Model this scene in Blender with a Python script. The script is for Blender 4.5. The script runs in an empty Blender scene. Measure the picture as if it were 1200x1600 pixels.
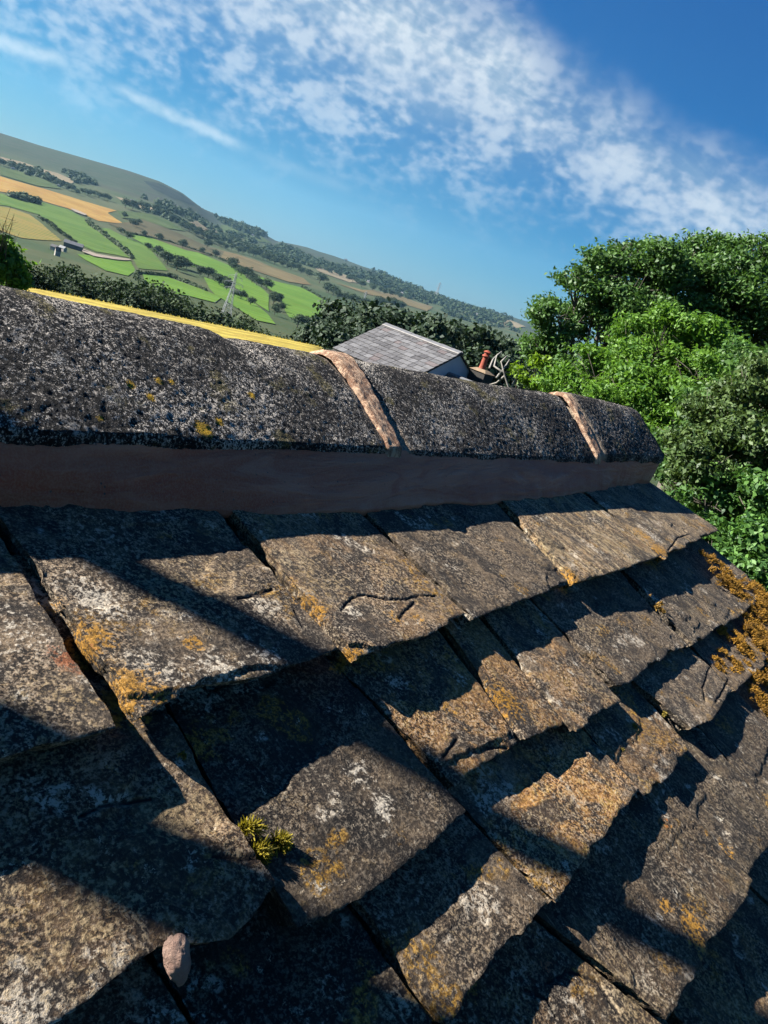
import bpy, bmesh, math, random
import numpy as np

# ------------------------------------------------------------------ camera, sky, sun, exposure
scene = bpy.context.scene
FPX = 1178.0                                   # focal length in pixels of the 1200 x 1600 photograph
RIGHT = np.array([0.74797195, 0.58905367, 0.30586555])
DOWN = np.array([0.40796664, -0.0445215, -0.91191066])
FWD = np.array([-0.52354673, 0.80686654, -0.27361508])
CAM = np.array([0.26882342, 0.0, 0.5364084])   # 0.6 m off the roof surface
cd = bpy.data.cameras.new("camera")
cam = bpy.data.objects.new("camera", cd)
scene.collection.objects.link(cam)
cd.sensor_fit = 'VERTICAL'
cd.sensor_height = 32.0
cd.sensor_width = 24.0
cd.lens = FPX / 1600.0 * 32.0
cd.clip_start = 0.02
cd.clip_end = 30000.0
from mathutils import Matrix, Vector
cam.matrix_world = Matrix(((RIGHT[0], -DOWN[0], -FWD[0], CAM[0]),
                           (RIGHT[1], -DOWN[1], -FWD[1], CAM[1]),
                           (RIGHT[2], -DOWN[2], -FWD[2], CAM[2]),
                           (0, 0, 0, 1)))
scene.camera = cam

SUN_EL = math.radians(34.5)
SUN_AZ = math.radians(215.0)                   # measured from +X, counter-clockwise
SUN_DIR = Vector((math.cos(SUN_EL) * math.cos(SUN_AZ), math.cos(SUN_EL) * math.sin(SUN_AZ), math.sin(SUN_EL)))
sd = bpy.data.lights.new("sun", 'SUN')
sd.energy = 5.0
sd.angle = math.radians(0.53)
sd.color = (1.0, 0.965, 0.90)
sun = bpy.data.objects.new("sun", sd)
scene.collection.objects.link(sun)
sun.rotation_euler = SUN_DIR.to_track_quat('Z', 'Y').to_euler()
sun.location = (-30, -20, 40)

scene.view_settings.view_transform = 'Standard'
scene.view_settings.look = 'None'
scene.view_settings.exposure = 1.85
scene.view_settings.gamma = 1.0
scene.view_settings.use_curve_mapping = False
scene.render.engine = 'CYCLES'
scene.cycles.use_denoising = True
scene.cycles.max_bounces = 6
scene.cycles.transparent_max_bounces = 6
scene.cycles.volume_bounces = 0
scene.cycles.caustics_reflective = False
scene.cycles.caustics_refractive = False


# ------------------------------------------------------------------ node helper
class NT:
    def __init__(self, tree):
        self.t = tree
        tree.nodes.clear()

    def n(self, typ, ins=None, **props):
        nd = self.t.nodes.new('ShaderNode' + typ)
        for k, v in props.items():
            setattr(nd, k, v)
        for k, v in (ins or {}).items():
            self.set(nd.inputs[k], v)
        return nd

    def set(self, inp, v):
        if isinstance(v, bpy.types.NodeSocket):
            self.t.links.new(v, inp)
        elif isinstance(v, bpy.types.Node):
            self.t.links.new(v.outputs[0], inp)
        else:
            if isinstance(v, tuple) and len(v) == 3 and inp.type == 'RGBA':
                v = v + (1.0,)
            inp.default_value = v

    def m(self, op, a, b=0.0, c=None, clamp=False):
        nd = self.t.nodes.new('ShaderNodeMath')
        nd.operation = op
        nd.use_clamp = clamp
        self.set(nd.inputs[0], a)
        self.set(nd.inputs[1], b)
        if c is not None:
            self.set(nd.inputs[2], c)
        return nd.outputs[0]

    def vm(self, op, a, b=(0, 0, 0)):
        nd = self.t.nodes.new('ShaderNodeVectorMath')
        nd.operation = op
        self.set(nd.inputs[0], a)
        if op == 'SCALE':
            self.set(nd.inputs[3], b)
        else:
            self.set(nd.inputs[1], b)
        return nd.outputs['Value'] if op in ('DOT_PRODUCT', 'LENGTH') else nd.outputs[0]

    def ss(self, x, lo, hi, a=0.0, b=1.0):
        nd = self.t.nodes.new('ShaderNodeMapRange')
        nd.interpolation_type = 'SMOOTHSTEP'
        for i, v in enumerate((x, lo, hi, a, b)):
            self.set(nd.inputs[i], v)
        return nd.outputs[0]

    def mix(self, f, a, b, blend='MIX'):
        nd = self.t.nodes.new('ShaderNodeMix')
        nd.data_type = 'RGBA'
        nd.blend_type = blend
        nd.clamp_factor = True
        self.set(nd.inputs[0], f)
        self.set(nd.inputs[6], a)
        self.set(nd.inputs[7], b)
        return nd.outputs[2]

    def noise(self, vec, scale, detail=4.0, rough=0.55, dist=0.0, dim='3D', w=None):
        nd = self.t.nodes.new('ShaderNodeTexNoise')
        nd.noise_dimensions = dim
        self.set(nd.inputs['Vector'], vec)
        nd.inputs['Scale'].default_value = scale
        nd.inputs['Detail'].default_value = detail
        nd.inputs['Roughness'].default_value = rough
        nd.inputs['Distortion'].default_value = dist
        if w is not None:
            self.set(nd.inputs['W'], w)
        return nd.outputs[0]

    def vor(self, vec, scale, feature='F1', rnd=1.0):
        nd = self.t.nodes.new('ShaderNodeTexVoronoi')
        nd.feature = feature
        self.set(nd.inputs['Vector'], vec)
        nd.inputs['Scale'].default_value = scale
        nd.inputs['Randomness'].default_value = rnd
        return nd.outputs[0]

    def attr(self, name, typ='GEOMETRY'):
        nd = self.t.nodes.new('ShaderNodeAttribute')
        nd.attribute_type = typ
        nd.attribute_name = name
        return nd


def ray(x, y):
    return RIGHT * (x - 600.0) + DOWN * (y - 800.0) + FWD * FPX


def unit(v):
    v = np.asarray(v, float)
    return v / np.linalg.norm(v)


# ------------------------------------------------------------------ sky: Nishita air with a bank of high cloud
world = bpy.data.worlds.new("World")
scene.world = world
world.use_nodes = True
T = NT(world.node_tree)
sky = T.n('TexSky', sky_type='NISHITA', sun_disc=False, sun_elevation=SUN_EL,
          sun_rotation=math.atan2(SUN_DIR.x, SUN_DIR.y), altitude=200.0, air_density=1.0,
          dust_density=0.3, ozone_density=2.0)
dirv = T.n('TexCoord').outputs['Generated']
sep = T.n('SeparateXYZ', {0: dirv})
zz = sep.outputs[2]


def half_space(p, q, side):
    """plane through the eye and two sight lines; positive on the side of the third"""
    nrm = unit(np.cross(unit(ray(*p)), unit(ray(*q))))
    if nrm @ unit(ray(*side)) < 0:
        nrm = -nrm
    return tuple(float(v) for v in nrm)


SKY_TINT = (0.27, 0.43, 0.57)
CLOUD_LO = (2.7, 3.5, 4.0)
CLOUD_HI = (4.5, 4.9, 5.1)
wob = T.noise(dirv, 5.0, 4.0, 0.6)
wobc = T.m('SUBTRACT', wob, 0.5)
upper = T.m('ADD', T.vm('DOT_PRODUCT', dirv, half_space((800, 0), (1090, 190), (600, 300))), T.m('MULTIPLY', wobc, 0.10))
lower = T.m('ADD', T.vm('DOT_PRODUCT', dirv, half_space((100, 95), (1000, 385), (800, 100))), T.m('MULTIPLY', wobc, 0.16))
leftw = T.m('ADD', T.vm('DOT_PRODUCT', dirv, half_space((40, 0), (250, 150), (900, 100))), T.m('MULTIPLY', wobc, 0.2))
m_up = T.ss(upper, -0.02, 0.075)
m_lo = T.ss(lower, -0.07, 0.08)
m_le = T.ss(leftw, -0.12, 0.25)
# the little heaped puffs, smaller towards the lower rim of the bank
sdir = T.vm('MULTIPLY', dirv, (1.0, 1.0, 1.5))
puff = T.noise(sdir, 70.0, 2.0, 0.45, 0.1)
puff2 = T.noise(sdir, 15.0, 3.0, 0.5, 0.5)
puffm = T.m('ADD', T.m('MULTIPLY', puff, 0.42), T.m('MULTIPLY', puff2, 0.58))
thr = T.m('SUBTRACT', 0.58, T.m('MULTIPLY', m_lo, 0.10))
puffs = T.m('MULTIPLY', T.ss(T.m('SUBTRACT', puffm, thr), -0.12, 0.17), T.m('MULTIPLY', m_up, T.ss(lower, -0.075, 0.05)))
# the smooth sheet behind them, drawn out along the bank
tang = unit(unit(ray(1090, 190)) - unit(ray(800, 0)))
acro = np.array(half_space((800, 0), (1090, 190), (600, 300)))
third = np.cross(tang, acro)
wind = T.n('CombineXYZ', {0: T.m('MULTIPLY', T.vm('DOT_PRODUCT', dirv, tuple(map(float, tang))), 2.2), 1: T.m('MULTIPLY', T.vm('DOT_PRODUCT', dirv, tuple(map(float, acro))), 7.0), 2: T.m('MULTIPLY', T.vm('DOT_PRODUCT', dirv, tuple(map(float, third))), 2.0)}).outputs[0]
veiln = T.noise(wind, 2.4, 8.0, 0.64, 0.9)
veil = T.m('MULTIPLY', T.m('MULTIPLY', T.ss(lower, -0.04, 0.17), m_up),
           T.m('MULTIPLY', T.ss(veiln, 0.38, 0.62, 0.66, 1.0), T.ss(leftw, -0.06, 0.28)))
# two wind-drawn streaks below the bank
def streak(p, q, w):
    nn = unit(np.cross(unit(ray(*p)), unit(ray(*q))))
    mid = unit(unit(ray(*p)) + unit(ray(*q)))
    half = 1.0 - float(mid @ unit(ray(*p)))
    d = T.m('ABSOLUTE', T.m('ADD', T.vm('DOT_PRODUCT', dirv, tuple(map(float, nn))), T.m('MULTIPLY', T.m('SUBTRACT', T.noise(dirv, 22.0, 5.0, 0.6), 0.5), w * 1.6)))
    along = T.m('SUBTRACT', 1.0, T.vm('DOT_PRODUCT', dirv, tuple(map(float, mid))))
    return T.m('MULTIPLY', T.ss(d, w, 0.0), T.ss(along, half * 1.15, half * 0.2))
s1 = T.m('MULTIPLY', streak((160, 125), (395, 238), 0.011), 0.55)
s2 = T.m('MULTIPLY', streak((-40, 50), (118, 106), 0.013), 0.6)
s3 = T.m('MULTIPLY', streak((380, 235), (560, 300), 0.012), 0.16)
cl = T.m('ADD', T.m('MULTIPLY', veil, 0.80), T.m('MULTIPLY', puffs, T.m('SUBTRACT', 0.50, T.m('MULTIPLY', veil, 0.34))))
cl = T.m('MAXIMUM', cl, T.m('MAXIMUM', s1, T.m('MAXIMUM', s2, s3)))
cl = T.m('MULTIPLY', cl, T.ss(zz, 0.0, 0.10), clamp=True)
SKY_STRENGTH = 0.05
skyc = T.mix(1.0, sky.outputs[0], SKY_TINT, 'MULTIPLY')
hsv = T.n('HueSaturation', {'Saturation': 1.28, 'Color': skyc})
cloudc = T.mix(T.ss(T.m('ADD', puffm, T.m('MULTIPLY', veiln, 0.3)), 0.52, 0.74), CLOUD_LO, CLOUD_HI)
sp3 = T.n('SeparateColor', {0: hsv.outputs[0]})
blue = T.n('CombineColor', {0: T.m('MULTIPLY', T.m('POWER', sp3.outputs[0], 1.15), 0.78), 1: T.m('MULTIPLY', T.m('POWER', sp3.outputs[1], 0.95), 0.84), 2: T.m('MULTIPLY', T.m('POWER', sp3.outputs[2], 0.62), 1.38)})
final = T.mix(cl, blue.outputs[0], cloudc)
bg = T.n('Background', {'Color': final, 'Strength': SKY_STRENGTH})
T.n('OutputWorld', {0: bg})


# ------------------------------------------------------------------ general helpers
COL = scene.collection
rng = np.random.default_rng(11)
random.seed(11)


def lnk(o, parent=None):
    COL.objects.link(o)
    if parent is not None:
        o.parent = parent
    return o


def tag(o, label=None, cat=None, group=None, kind=None):
    if label:
        o["label"] = label
    if cat:
        o["category"] = cat
    if group:
        o["group"] = group
    if kind:
        o["kind"] = kind
    return o


def mesh_data(name, verts, faces, mats, smooth=False, fmat=None):
    me = bpy.data.meshes.new(name)
    V = np.asarray(verts, np.float32)
    if isinstance(faces, np.ndarray):
        nf, k = faces.shape
        me.vertices.add(len(V))
        me.vertices.foreach_set('co', V.ravel())
        me.loops.add(nf * k)
        me.loops.foreach_set('vertex_index', faces.astype(np.int32).ravel())
        me.polygons.add(nf)
        me.polygons.foreach_set('loop_start', np.arange(0, nf * k, k, dtype=np.int32))
        me.update(calc_edges=True)
    else:
        me.from_pydata(V.tolist(), [], faces)
        me.update()
    for m in (mats if isinstance(mats, (list, tuple)) else [mats]):
        me.materials.append(m)
    if fmat is not None:
        me.polygons.foreach_set('material_index', np.asarray(fmat, np.int32))
    if smooth:
        me.polygons.foreach_set('use_smooth', np.ones(len(me.polygons), bool))
    me.validate()
    return me


def obj(name, me, parent=None):
    return lnk(bpy.data.objects.new(name, me), parent)


def empty(name, loc):
    o = bpy.data.objects.new(name, None)
    o.location = tuple(float(v) for v in loc)
    return lnk(o)


def child(name, me, parent):
    """a part whose vertices are given in world space, under a thing placed at parent.location"""
    o = obj(name, me, parent)
    q, loc = parent, Vector((0, 0, 0))
    while q is not None:
        loc = loc + q.location
        q = q.parent
    o.location = -loc
    return o


def copy_tree(o, parent=None):
    c = o.copy()
    COL.objects.link(c)
    c.parent = parent
    for ch in list(o.children):
        copy_tree(ch, c)
    return c


class MB:
    """collects boxes, prisms and tubes of one part"""
    def __init__(self):
        self.v, self.f = [], []

    def add(self, v, f):
        b = len(self.v)
        self.v += [tuple(map(float, p)) for p in v]
        self.f += [tuple(i + b for i in q) for q in f]
        return self

    def hexa(self, p):
        """8 corners: 4 lower (ccw), 4 upper"""
        return self.add(p, [(3, 2, 1, 0), (4, 5, 6, 7), (0, 1, 5, 4), (1, 2, 6, 5), (2, 3, 7, 6), (3, 0, 4, 7)])

    def box(self, c, ax, ay, az):
        c, ax, ay, az = map(np.asarray, (c, ax, ay, az))
        lo = [c - ax - ay - az, c + ax - ay - az, c + ax + ay - az, c - ax + ay - az]
        return self.hexa(lo + [q + 2 * az for q in lo])

    def tube(self, pts, rad, n=6):
        pts = np.asarray(pts, float)
        rad = np.broadcast_to(np.asarray(rad, float), (len(pts),))
        vs, fs = [], []
        for i, p in enumerate(pts):
            t = pts[min(i + 1, len(pts) - 1)] - pts[max(i - 1, 0)]
            t = t / (np.linalg.norm(t) + 1e-9)
            a = np.cross(t, (0.31, 0.17, 0.93) if abs(t[2]) < 0.95 else (1, 0, 0))
            a /= np.linalg.norm(a) + 1e-9
            b = np.cross(t, a)
            for k in range(n):
                an = 2 * math.pi * k / n
                vs.append(p + rad[i] * (math.cos(an) * a + math.sin(an) * b))
        for i in range(len(pts) - 1):
            for k in range(n):
                k2 = (k + 1) % n
                fs.append((i * n + k, i * n + k2, (i + 1) * n + k2, (i + 1) * n + k))
        fs.append(tuple(range(n))[::-1])
        fs.append(tuple((len(pts) - 1) * n + k for k in range(n)))
        return self.add(vs, fs)

    def data(self, name, mat, smooth=False):
        return mesh_data(name, self.v, self.f, mat, smooth)


def _h(i, j, k, seed):
    n = (i.astype(np.int64) * 374761393 + j.astype(np.int64) * 668265263 + k.astype(np.int64) * 2147483647 + seed * 144665) & 0xffffffff
    n = ((n ^ (n >> 13)) * 1274126177) & 0xffffffff
    n = ((n ^ (n >> 16)) * 2246822519) & 0xffffffff
    return ((n ^ (n >> 15)) & 0xffff) / 32767.5 - 1.0


def vnoise(p, seed=0):
    p = np.asarray(p, float)
    i = np.floor(p)
    f = p - i
    u = f * f * (3 - 2 * f)
    i = i.astype(np.int64)
    out = 0
    for a in (0, 1):
        wa = u[..., 0] if a else 1 - u[..., 0]
        for b in (0, 1):
            wb = u[..., 1] if b else 1 - u[..., 1]
            for c in (0, 1):
                wc = u[..., 2] if c else 1 - u[..., 2]
                out = out + wa * wb * wc * _h(i[..., 0] + a, i[..., 1] + b, i[..., 2] + c, seed)
    return out


def fbm(p, octv=4, seed=0, gain=0.5):
    p = np.asarray(p, float)
    s, a, t = 0, 1.0, 0
    for o in range(octv):
        s = s + a * vnoise(p * 2.0 ** o + o * 17.3, seed + o)
        t += a
        a *= gain
    return s / t


def p3(x, y, z=0.0):
    x, y, z = np.broadcast_arrays(x, y, z)
    return np.stack([x, y, z], -1)


def fattr(me, name, val):
    a = me.attributes.new(name, 'FLOAT', 'POINT')
    a.data.foreach_set('value', np.asarray(val, np.float32))


def vattr(me, name, val):
    a = me.attributes.new(name, 'FLOAT_VECTOR', 'POINT')
    a.data.foreach_set('vector', np.asarray(val, np.float32).ravel())


def grid_faces(nu, nv):
    i, j = np.meshgrid(np.arange(nu - 1), np.arange(nv - 1), indexing='ij')
    a = (i * nv + j).ravel()
    return np.stack([a, a + nv, a + nv + 1, a + 1], -1)


# ------------------------------------------------------------------ materials
def material(name):
    m = bpy.data.materials.new(name)
    m.use_nodes = True
    return m, NT(m.node_tree)


ALB = 0.62
LEAF = 1.0


def finish(t, color, rough=0.9, bump=None, bstr=0.5, bdist=0.01, spec=0.3, extra=None):
    if not isinstance(color, tuple):
        color = t.mix(1.0, color, (ALB, ALB, ALB), 'MULTIPLY')
    ins = {'Base Color': color, 'Roughness': rough, 'Specular IOR Level': spec}
    if bump is not None:
        ins['Normal'] = t.n('Bump', {'Strength': bstr, 'Distance': bdist, 'Height': bump})
    if extra:
        ins.update(extra)
    b = t.n('BsdfPrincipled', ins)
    t.n('OutputMaterial', {0: b})


def plain(name, col, rough=0.85, var=0.25, scale=3.0, bump=0.3, bdist=0.01, spec=0.3):
    m, t = material(name)
    co = t.n('NewGeometry').outputs['Position']
    nz = t.noise(co, scale, 6.0, 0.65)
    lo = tuple(c * (1 - var) for c in col)
    hi = tuple(min(1.0, c * (1 + var)) for c in col)
    finish(t, t.mix(t.ss(nz, 0.25, 0.75), lo, hi), rough, nz, bump, bdist, spec)
    return m


def leafy(name, dark, light, trans=0.35, rough=0.55):
    m, t = material(name)
    r = t.n('NewGeometry').outputs['Random Per Island']
    co = t.n('TexCoord').outputs['Object']
    nz = t.noise(co, 0.9, 3.0, 0.6)
    f = t.m('ADD', t.m('MULTIPLY', r, 0.6), t.m('MULTIPLY', nz, 0.6), clamp=True)
    c = t.mix(t.ss(f, 0.2, 0.95), dark, light)
    c = t.mix(1.0, c, (LEAF, LEAF, LEAF), 'MULTIPLY')
    p = t.n('BsdfPrincipled', {'Base Color': c, 'Roughness': rough, 'Specular IOR Level': 0.35})
    tr = t.n('BsdfTranslucent', {'Color': t.mix(0.5, c, (light[0] * 1.0, light[1] * 1.1, light[2] * 0.5))})
    mx = t.n('MixShader', {0: trans, 1: p, 2: tr})
    t.n('OutputMaterial', {0: mx})
    return m


def slate_material():
    m, t = material("stone_slate")
    sr = t.attr('sr').outputs['Vector']
    oi = t.n('ObjectInfo').outputs['Random']
    off = t.n('CombineXYZ', {0: t.m('MULTIPLY', oi, 7.0), 1: t.m('MULTIPLY', oi, -13.0), 2: t.m('MULTIPLY', oi, 29.0)})
    co = t.vm('ADD', sr, off)
    ochre = t.attr('ochre', 'OBJECT').outputs['Fac']
    pale = t.attr('pale', 'OBJECT').outputs['Fac']
    stk = t.attr('streak', 'OBJECT').outputs['Fac']
    tone = t.attr('tone', 'OBJECT').outputs['Fac']
    big = t.noise(co, 6.0, 5.0, 0.6, 0.5)
    med = t.noise(co, 26.0, 7.0, 0.7, 0.4)
    fine = t.noise(co, 195.0, 4.0, 0.65)
    grain = t.noise(co, 430.0, 2.0, 0.6)
    crust = t.noise(co, 120.0, 6.0, 0.75, 0.4)
    c = t.mix(t.ss(big, 0.36, 0.64), (0.062, 0.050, 0.041), (0.165, 0.130, 0.098))
    c = t.mix(t.m('MULTIPLY', t.ss(med, 0.47, 0.60), 0.75), c, (0.260, 0.200, 0.140))
    # rust-brown and ochre weathering
    oc = t.m('MULTIPLY', t.ss(t.noise(co, 9.0, 7.0, 0.7, 0.7), 0.38, 0.54), t.m('MULTIPLY', t.m('POWER', ochre, 1.5), 1.25), clamp=True)
    c = t.mix(t.m('MULTIPLY', oc, 0.9), c, t.mix(t.ss(crust, 0.42, 0.58), (0.190, 0.088, 0.022), (0.470, 0.260, 0.070)))
    yel = t.m('MULTIPLY', t.ss(t.m('ADD', t.m('MULTIPLY', crust, 0.5), t.m('MULTIPLY', t.noise(co, 15.0, 6.0, 0.7, 0.6), 0.5)), 0.53, 0.59), t.m('ADD', 0.2, ochre), clamp=True)
    c = t.mix(t.m('MULTIPLY', yel, 0.8), c, (0.40, 0.265, 0.075))
    # weather streaks that run down the slope
    sc = t.vm('MULTIPLY', co, (1.0, 0.06, 0.3))
    sn = t.noise(sc, 130.0, 5.0, 0.7)
    c = t.mix(t.m('MULTIPLY', t.ss(sn, 0.50, 0.60), stk, clamp=True), c, (0.46, 0.385, 0.245))
    c = t.mix(t.m('MULTIPLY', t.ss(t.noise(sc, 60.0, 4.0, 0.6), 0.53, 0.62), t.m('MULTIPLY', stk, 0.8), clamp=True), c, (0.045, 0.036, 0.030))
    # dark algae and soot
    dk = t.ss(t.noise(co, 12.0, 8.0, 0.72, 0.9), 0.48, 0.57)
    c = t.mix(t.m('MULTIPLY', dk, 0.88), c, (0.024, 0.021, 0.020))
    bare = t.ss(t.noise(co, 10.0, 4.0, 0.6, 0.5), 0.40, 0.58, 0.45, 1.0)
    # granular surface: pale grains standing in dark pits
    gr = t.m('ADD', t.m('MULTIPLY', fine, 0.6), t.m('MULTIPLY', grain, 0.4))
    c = t.mix(t.m('MULTIPLY', t.ss(gr, 0.495, 0.455), t.m('MULTIPLY', bare, 0.95)), c, (0.013, 0.011, 0.010))
    c = t.mix(t.m('MULTIPLY', t.ss(gr, 0.520, 0.562), t.m('MULTIPLY', bare, 0.95), clamp=True), c, t.mix(0.28, c, (0.86, 0.75, 0.62)))
    c = t.mix(1.0, c, t.n('CombineXYZ', {0: tone, 1: tone, 2: tone}).outputs[0], 'MULTIPLY')
    c = t.mix(t.m('MULTIPLY', t.ss(t.noise(co, 7.0, 7.0, 0.7, 1.0), 0.53, 0.62), 0.7), c, (0.030, 0.026, 0.024))
    # crusts of pale lichen, broken into granules
    lich = t.m('MULTIPLY', t.ss(t.m('ADD', t.m('MULTIPLY', crust, 0.65), t.m('MULTIPLY', fine, 0.35)), 0.535, 0.585), t.m('ADD', 0.25, pale), clamp=True)
    lich = t.m('MULTIPLY', lich, t.ss(t.noise(co, 9.0, 5.0, 0.65, 0.6), 0.46, 0.60))
    # sharp pale grains, dots and scratches
    dots = t.vor(t.vm('ADD', co, t.vm('SCALE', t.n('CombineXYZ', {0: t.m('SUBTRACT', fine, 0.5), 1: t.m('SUBTRACT', grain, 0.5), 2: 0.0}).outputs[0], 0.02)), 95.0)
    dotm = t.m('MULTIPLY', t.ss(dots, 0.17, 0.11), t.ss(t.noise(co, 16.0, 5.0, 0.65), 0.45, 0.60))
    c = t.mix(t.m('MULTIPLY', dotm, 0.85), c, (0.72, 0.64, 0.52))
    scr = t.noise(t.vm('MULTIPLY', co, (1.0, 0.12, 0.5)), 170.0, 3.0, 0.6, 0.4)
    c = t.mix(t.m('MULTIPLY', t.ss(scr, 0.62, 0.68), t.m('ADD', 0.14, t.m('MULTIPLY', stk, 0.5))), c, (0.60, 0.52, 0.42))
    c = t.mix(t.m('MULTIPLY', t.ss(scr, 0.40, 0.34), t.m('ADD', 0.12, t.m('MULTIPLY', stk, 0.5))), c, (0.018, 0.015, 0.013))
    c = t.mix(lich, c, t.mix(grain, (0.28, 0.25, 0.21), (0.62, 0.57, 0.49)))
    wco = t.vm('ADD', co, t.vm('SCALE', t.n('CombineXYZ', {0: t.m('SUBTRACT', crust, 0.5), 1: t.m('SUBTRACT', fine, 0.5), 2: 0.0}).outputs[0], 0.045))
    wv = t.vor(wco, 17.0)
    c = t.mix(t.m('MULTIPLY', t.ss(wv, 0.115, 0.075), t.ss(fine, 0.40, 0.50)), c, (0.50, 0.48, 0.44))
    yc = t.m('MULTIPLY', t.ss(t.noise(co, 11.0, 3.0, 0.5), 0.60, 0.66), t.ss(crust, 0.47, 0.56))
    c = t.mix(t.m('MULTIPLY', yc, 0.8), c, t.mix(t.ss(gr, 0.44, 0.56), (0.16, 0.085, 0.012), (0.46, 0.27, 0.04)))
    wc = t.m('MULTIPLY', t.ss(t.noise(t.vm('ADD', co, (3.1, 8.7, 0.0)), 13.0, 4.0, 0.55), 0.60, 0.66), t.ss(crust, 0.48, 0.55))
    c = t.mix(t.m('MULTIPLY', wc, 0.85), c, (0.62, 0.57, 0.50))
    for nm, col, gain in (('w_lichen', (0.66, 0.62, 0.56), .9), ('o_lichen', (0.50, 0.265, 0.035), .9), ('r_lichen', (0.36, 0.12, 0.05), .9), ('t_stain', (0.40, 0.31, 0.185), .75)):
        a = t.attr(nm).outputs['Fac']
        bk = t.m('ADD', t.m('MULTIPLY', crust, 0.55), t.m('MULTIPLY', fine, 0.45))
        f = t.ss(t.m('ADD', bk, t.m('MULTIPLY', a, 0.17)), 0.575, 0.665)
        c = t.mix(t.m('MULTIPLY', t.m('MULTIPLY', f, gain), t.ss(a, 0.03, 0.25)), c, t.mix(t.ss(gr, 0.42, 0.58), tuple(v * 0.45 for v in col), col))
    c = t.mix(t.ss(t.attr('crack').outputs['Fac'], 0.25, 0.8, 0.0, 0.9), c, (0.012, 0.010, 0.010))  # cracks painted dark, standing in for occlusion the shallow grooves don't give
    c = t.mix(1.0, c, (1.07, 0.98, 0.84), 'MULTIPLY')
    h = t.m('ADD', t.m('MULTIPLY', med, 0.6), t.m('ADD', t.m('MULTIPLY', fine, 0.45), t.m('MULTIPLY', grain, 0.2)))
    h = t.m('ADD', h, t.m('MULTIPLY', crust, 0.55))
    h = t.m('ADD', h, t.m('MULTIPLY', sn, t.m('MULTIPLY', stk, 0.5)))
    finish(t, c, 0.88, h, 1.0, 0.0042, 0.25)
    return m


def ridge_material():
    m, t = material("lichened_ridge_stone")
    co = t.n('NewGeometry').outputs['Position']
    big = t.noise(co, 9.0, 5.0, 0.6)
    med = t.noise(co, 165.0, 5.0, 0.66, 0.5)
    fine = t.noise(co, 420.0, 4.0, 0.65)
    c = t.mix(t.ss(med, 0.47, 0.56), (0.007, 0.0065, 0.006), (0.075, 0.064, 0.055))
    sp = t.m('ADD', t.m('MULTIPLY', fine, 0.5), t.m('ADD', t.m('MULTIPLY', med, 0.4), t.m('MULTIPLY', big, 0.25)))
    c = t.mix(t.ss(sp, 0.606, 0.636), c, (0.78, 0.69, 0.58))
    pat = t.ss(t.noise(co, 22.0, 6.0, 0.7, 0.8), 0.57, 0.64)
    c = t.mix(t.m('MULTIPLY', pat, t.ss(med, 0.46, 0.56)), c, (0.52, 0.46, 0.39))
    v = t.vor(t.vm('ADD', co, t.vm('SCALE', t.n('CombineXYZ', {0: med, 1: fine, 2: big}).outputs[0], 0.05)), 12.0)
    c = t.mix(t.m('MULTIPLY', t.ss(v, 0.15, 0.09), t.ss(fine, 0.44, 0.54)), c, (0.62, 0.58, 0.52))
    yl = t.m('MULTIPLY', t.ss(t.noise(co, 13.0, 5.0, 0.65), 0.57, 0.64), t.ss(fine, 0.44, 0.54))
    c = t.mix(t.m('MULTIPLY', yl, 0.7), c, (0.23, 0.19, 0.06))
    a = t.attr('o_lichen').outputs['Fac']
    c = t.mix(t.m('MULTIPLY', t.ss(t.m('ADD', fine, t.m('MULTIPLY', a, 0.35)), 0.62, 0.74), t.ss(a, 0.1, 0.4)), c, (0.68, 0.40, 0.02))
    mo = t.attr('m_dust').outputs['Fac']
    c = t.mix(t.ss(t.m('ADD', fine, t.m('MULTIPLY', mo, 0.7)), 0.78, 1.0), c, (0.50, 0.38, 0.27))
    h = t.m('ADD', t.m('ADD', med, t.m('MULTIPLY', fine, 0.5)), t.m('MULTIPLY', t.noise(co, 60.0, 4.0, 0.65), 1.4))
    finish(t, c, 0.92, h, 1.0, 0.008, 0.2)
    return m


def mortar_material():
    m, t = material("trowelled_mortar")
    co = t.n('NewGeometry').outputs['Position']
    st = t.vm('MULTIPLY', co, (1.0, 0.16, 1.0))
    sw = t.noise(st, 24.0, 6.0, 0.62, 1.8)
    big = t.noise(st, 7.0, 5.0, 0.6, 2.2)
    fine = t.noise(co, 330.0, 4.0, 0.7)
    c = t.mix(t.ss(big, 0.40, 0.60), (0.500, 0.135, 0.066), (0.660, 0.235, 0.130))
    c = t.mix(t.m('MULTIPLY', t.ss(sw, 0.53, 0.64), 0.4), c, (0.74, 0.34, 0.21))
    c = t.mix(t.m('MULTIPLY', t.ss(sw, 0.47, 0.38), 0.6), c, (0.48, 0.10, 0.045))
    pit = t.vor(co, 60.0)
    c = t.mix(t.ss(pit, 0.12, 0.05), c, (0.09, 0.07, 0.06))
    c = t.mix(t.ss(fine, 0.45, 0.6, 0.0, 0.3), c, (0.70, 0.36, 0.21))
    finish(t, c, 0.6, t.m('ADD', t.m('ADD', sw, big), t.m('MULTIPLY', fine, 0.25)), 1.0, 0.010, 0.3)
    return m


def joint_material():
    m, t = material("sand_mortar")
    co = t.n('NewGeometry').outputs['Position']
    sw = t.noise(t.vm('MULTIPLY', co, (1.0, 2.2, 1.0)), 40.0, 7.0, 0.74, 0.8)
    fine = t.noise(co, 300.0, 4.0, 0.7)
    c = t.mix(t.ss(sw, 0.45, 0.56), (0.26, 0.125, 0.068), (0.70, 0.46, 0.29))
    c = t.mix(t.ss(fine, 0.4, 0.7, 0.0, 0.5), c, (0.56, 0.45, 0.34))
    finish(t, c, 0.9, t.m('ADD', sw, t.m('MULTIPLY', fine, 0.4)), 0.9, 0.008, 0.25)
    return m


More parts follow.
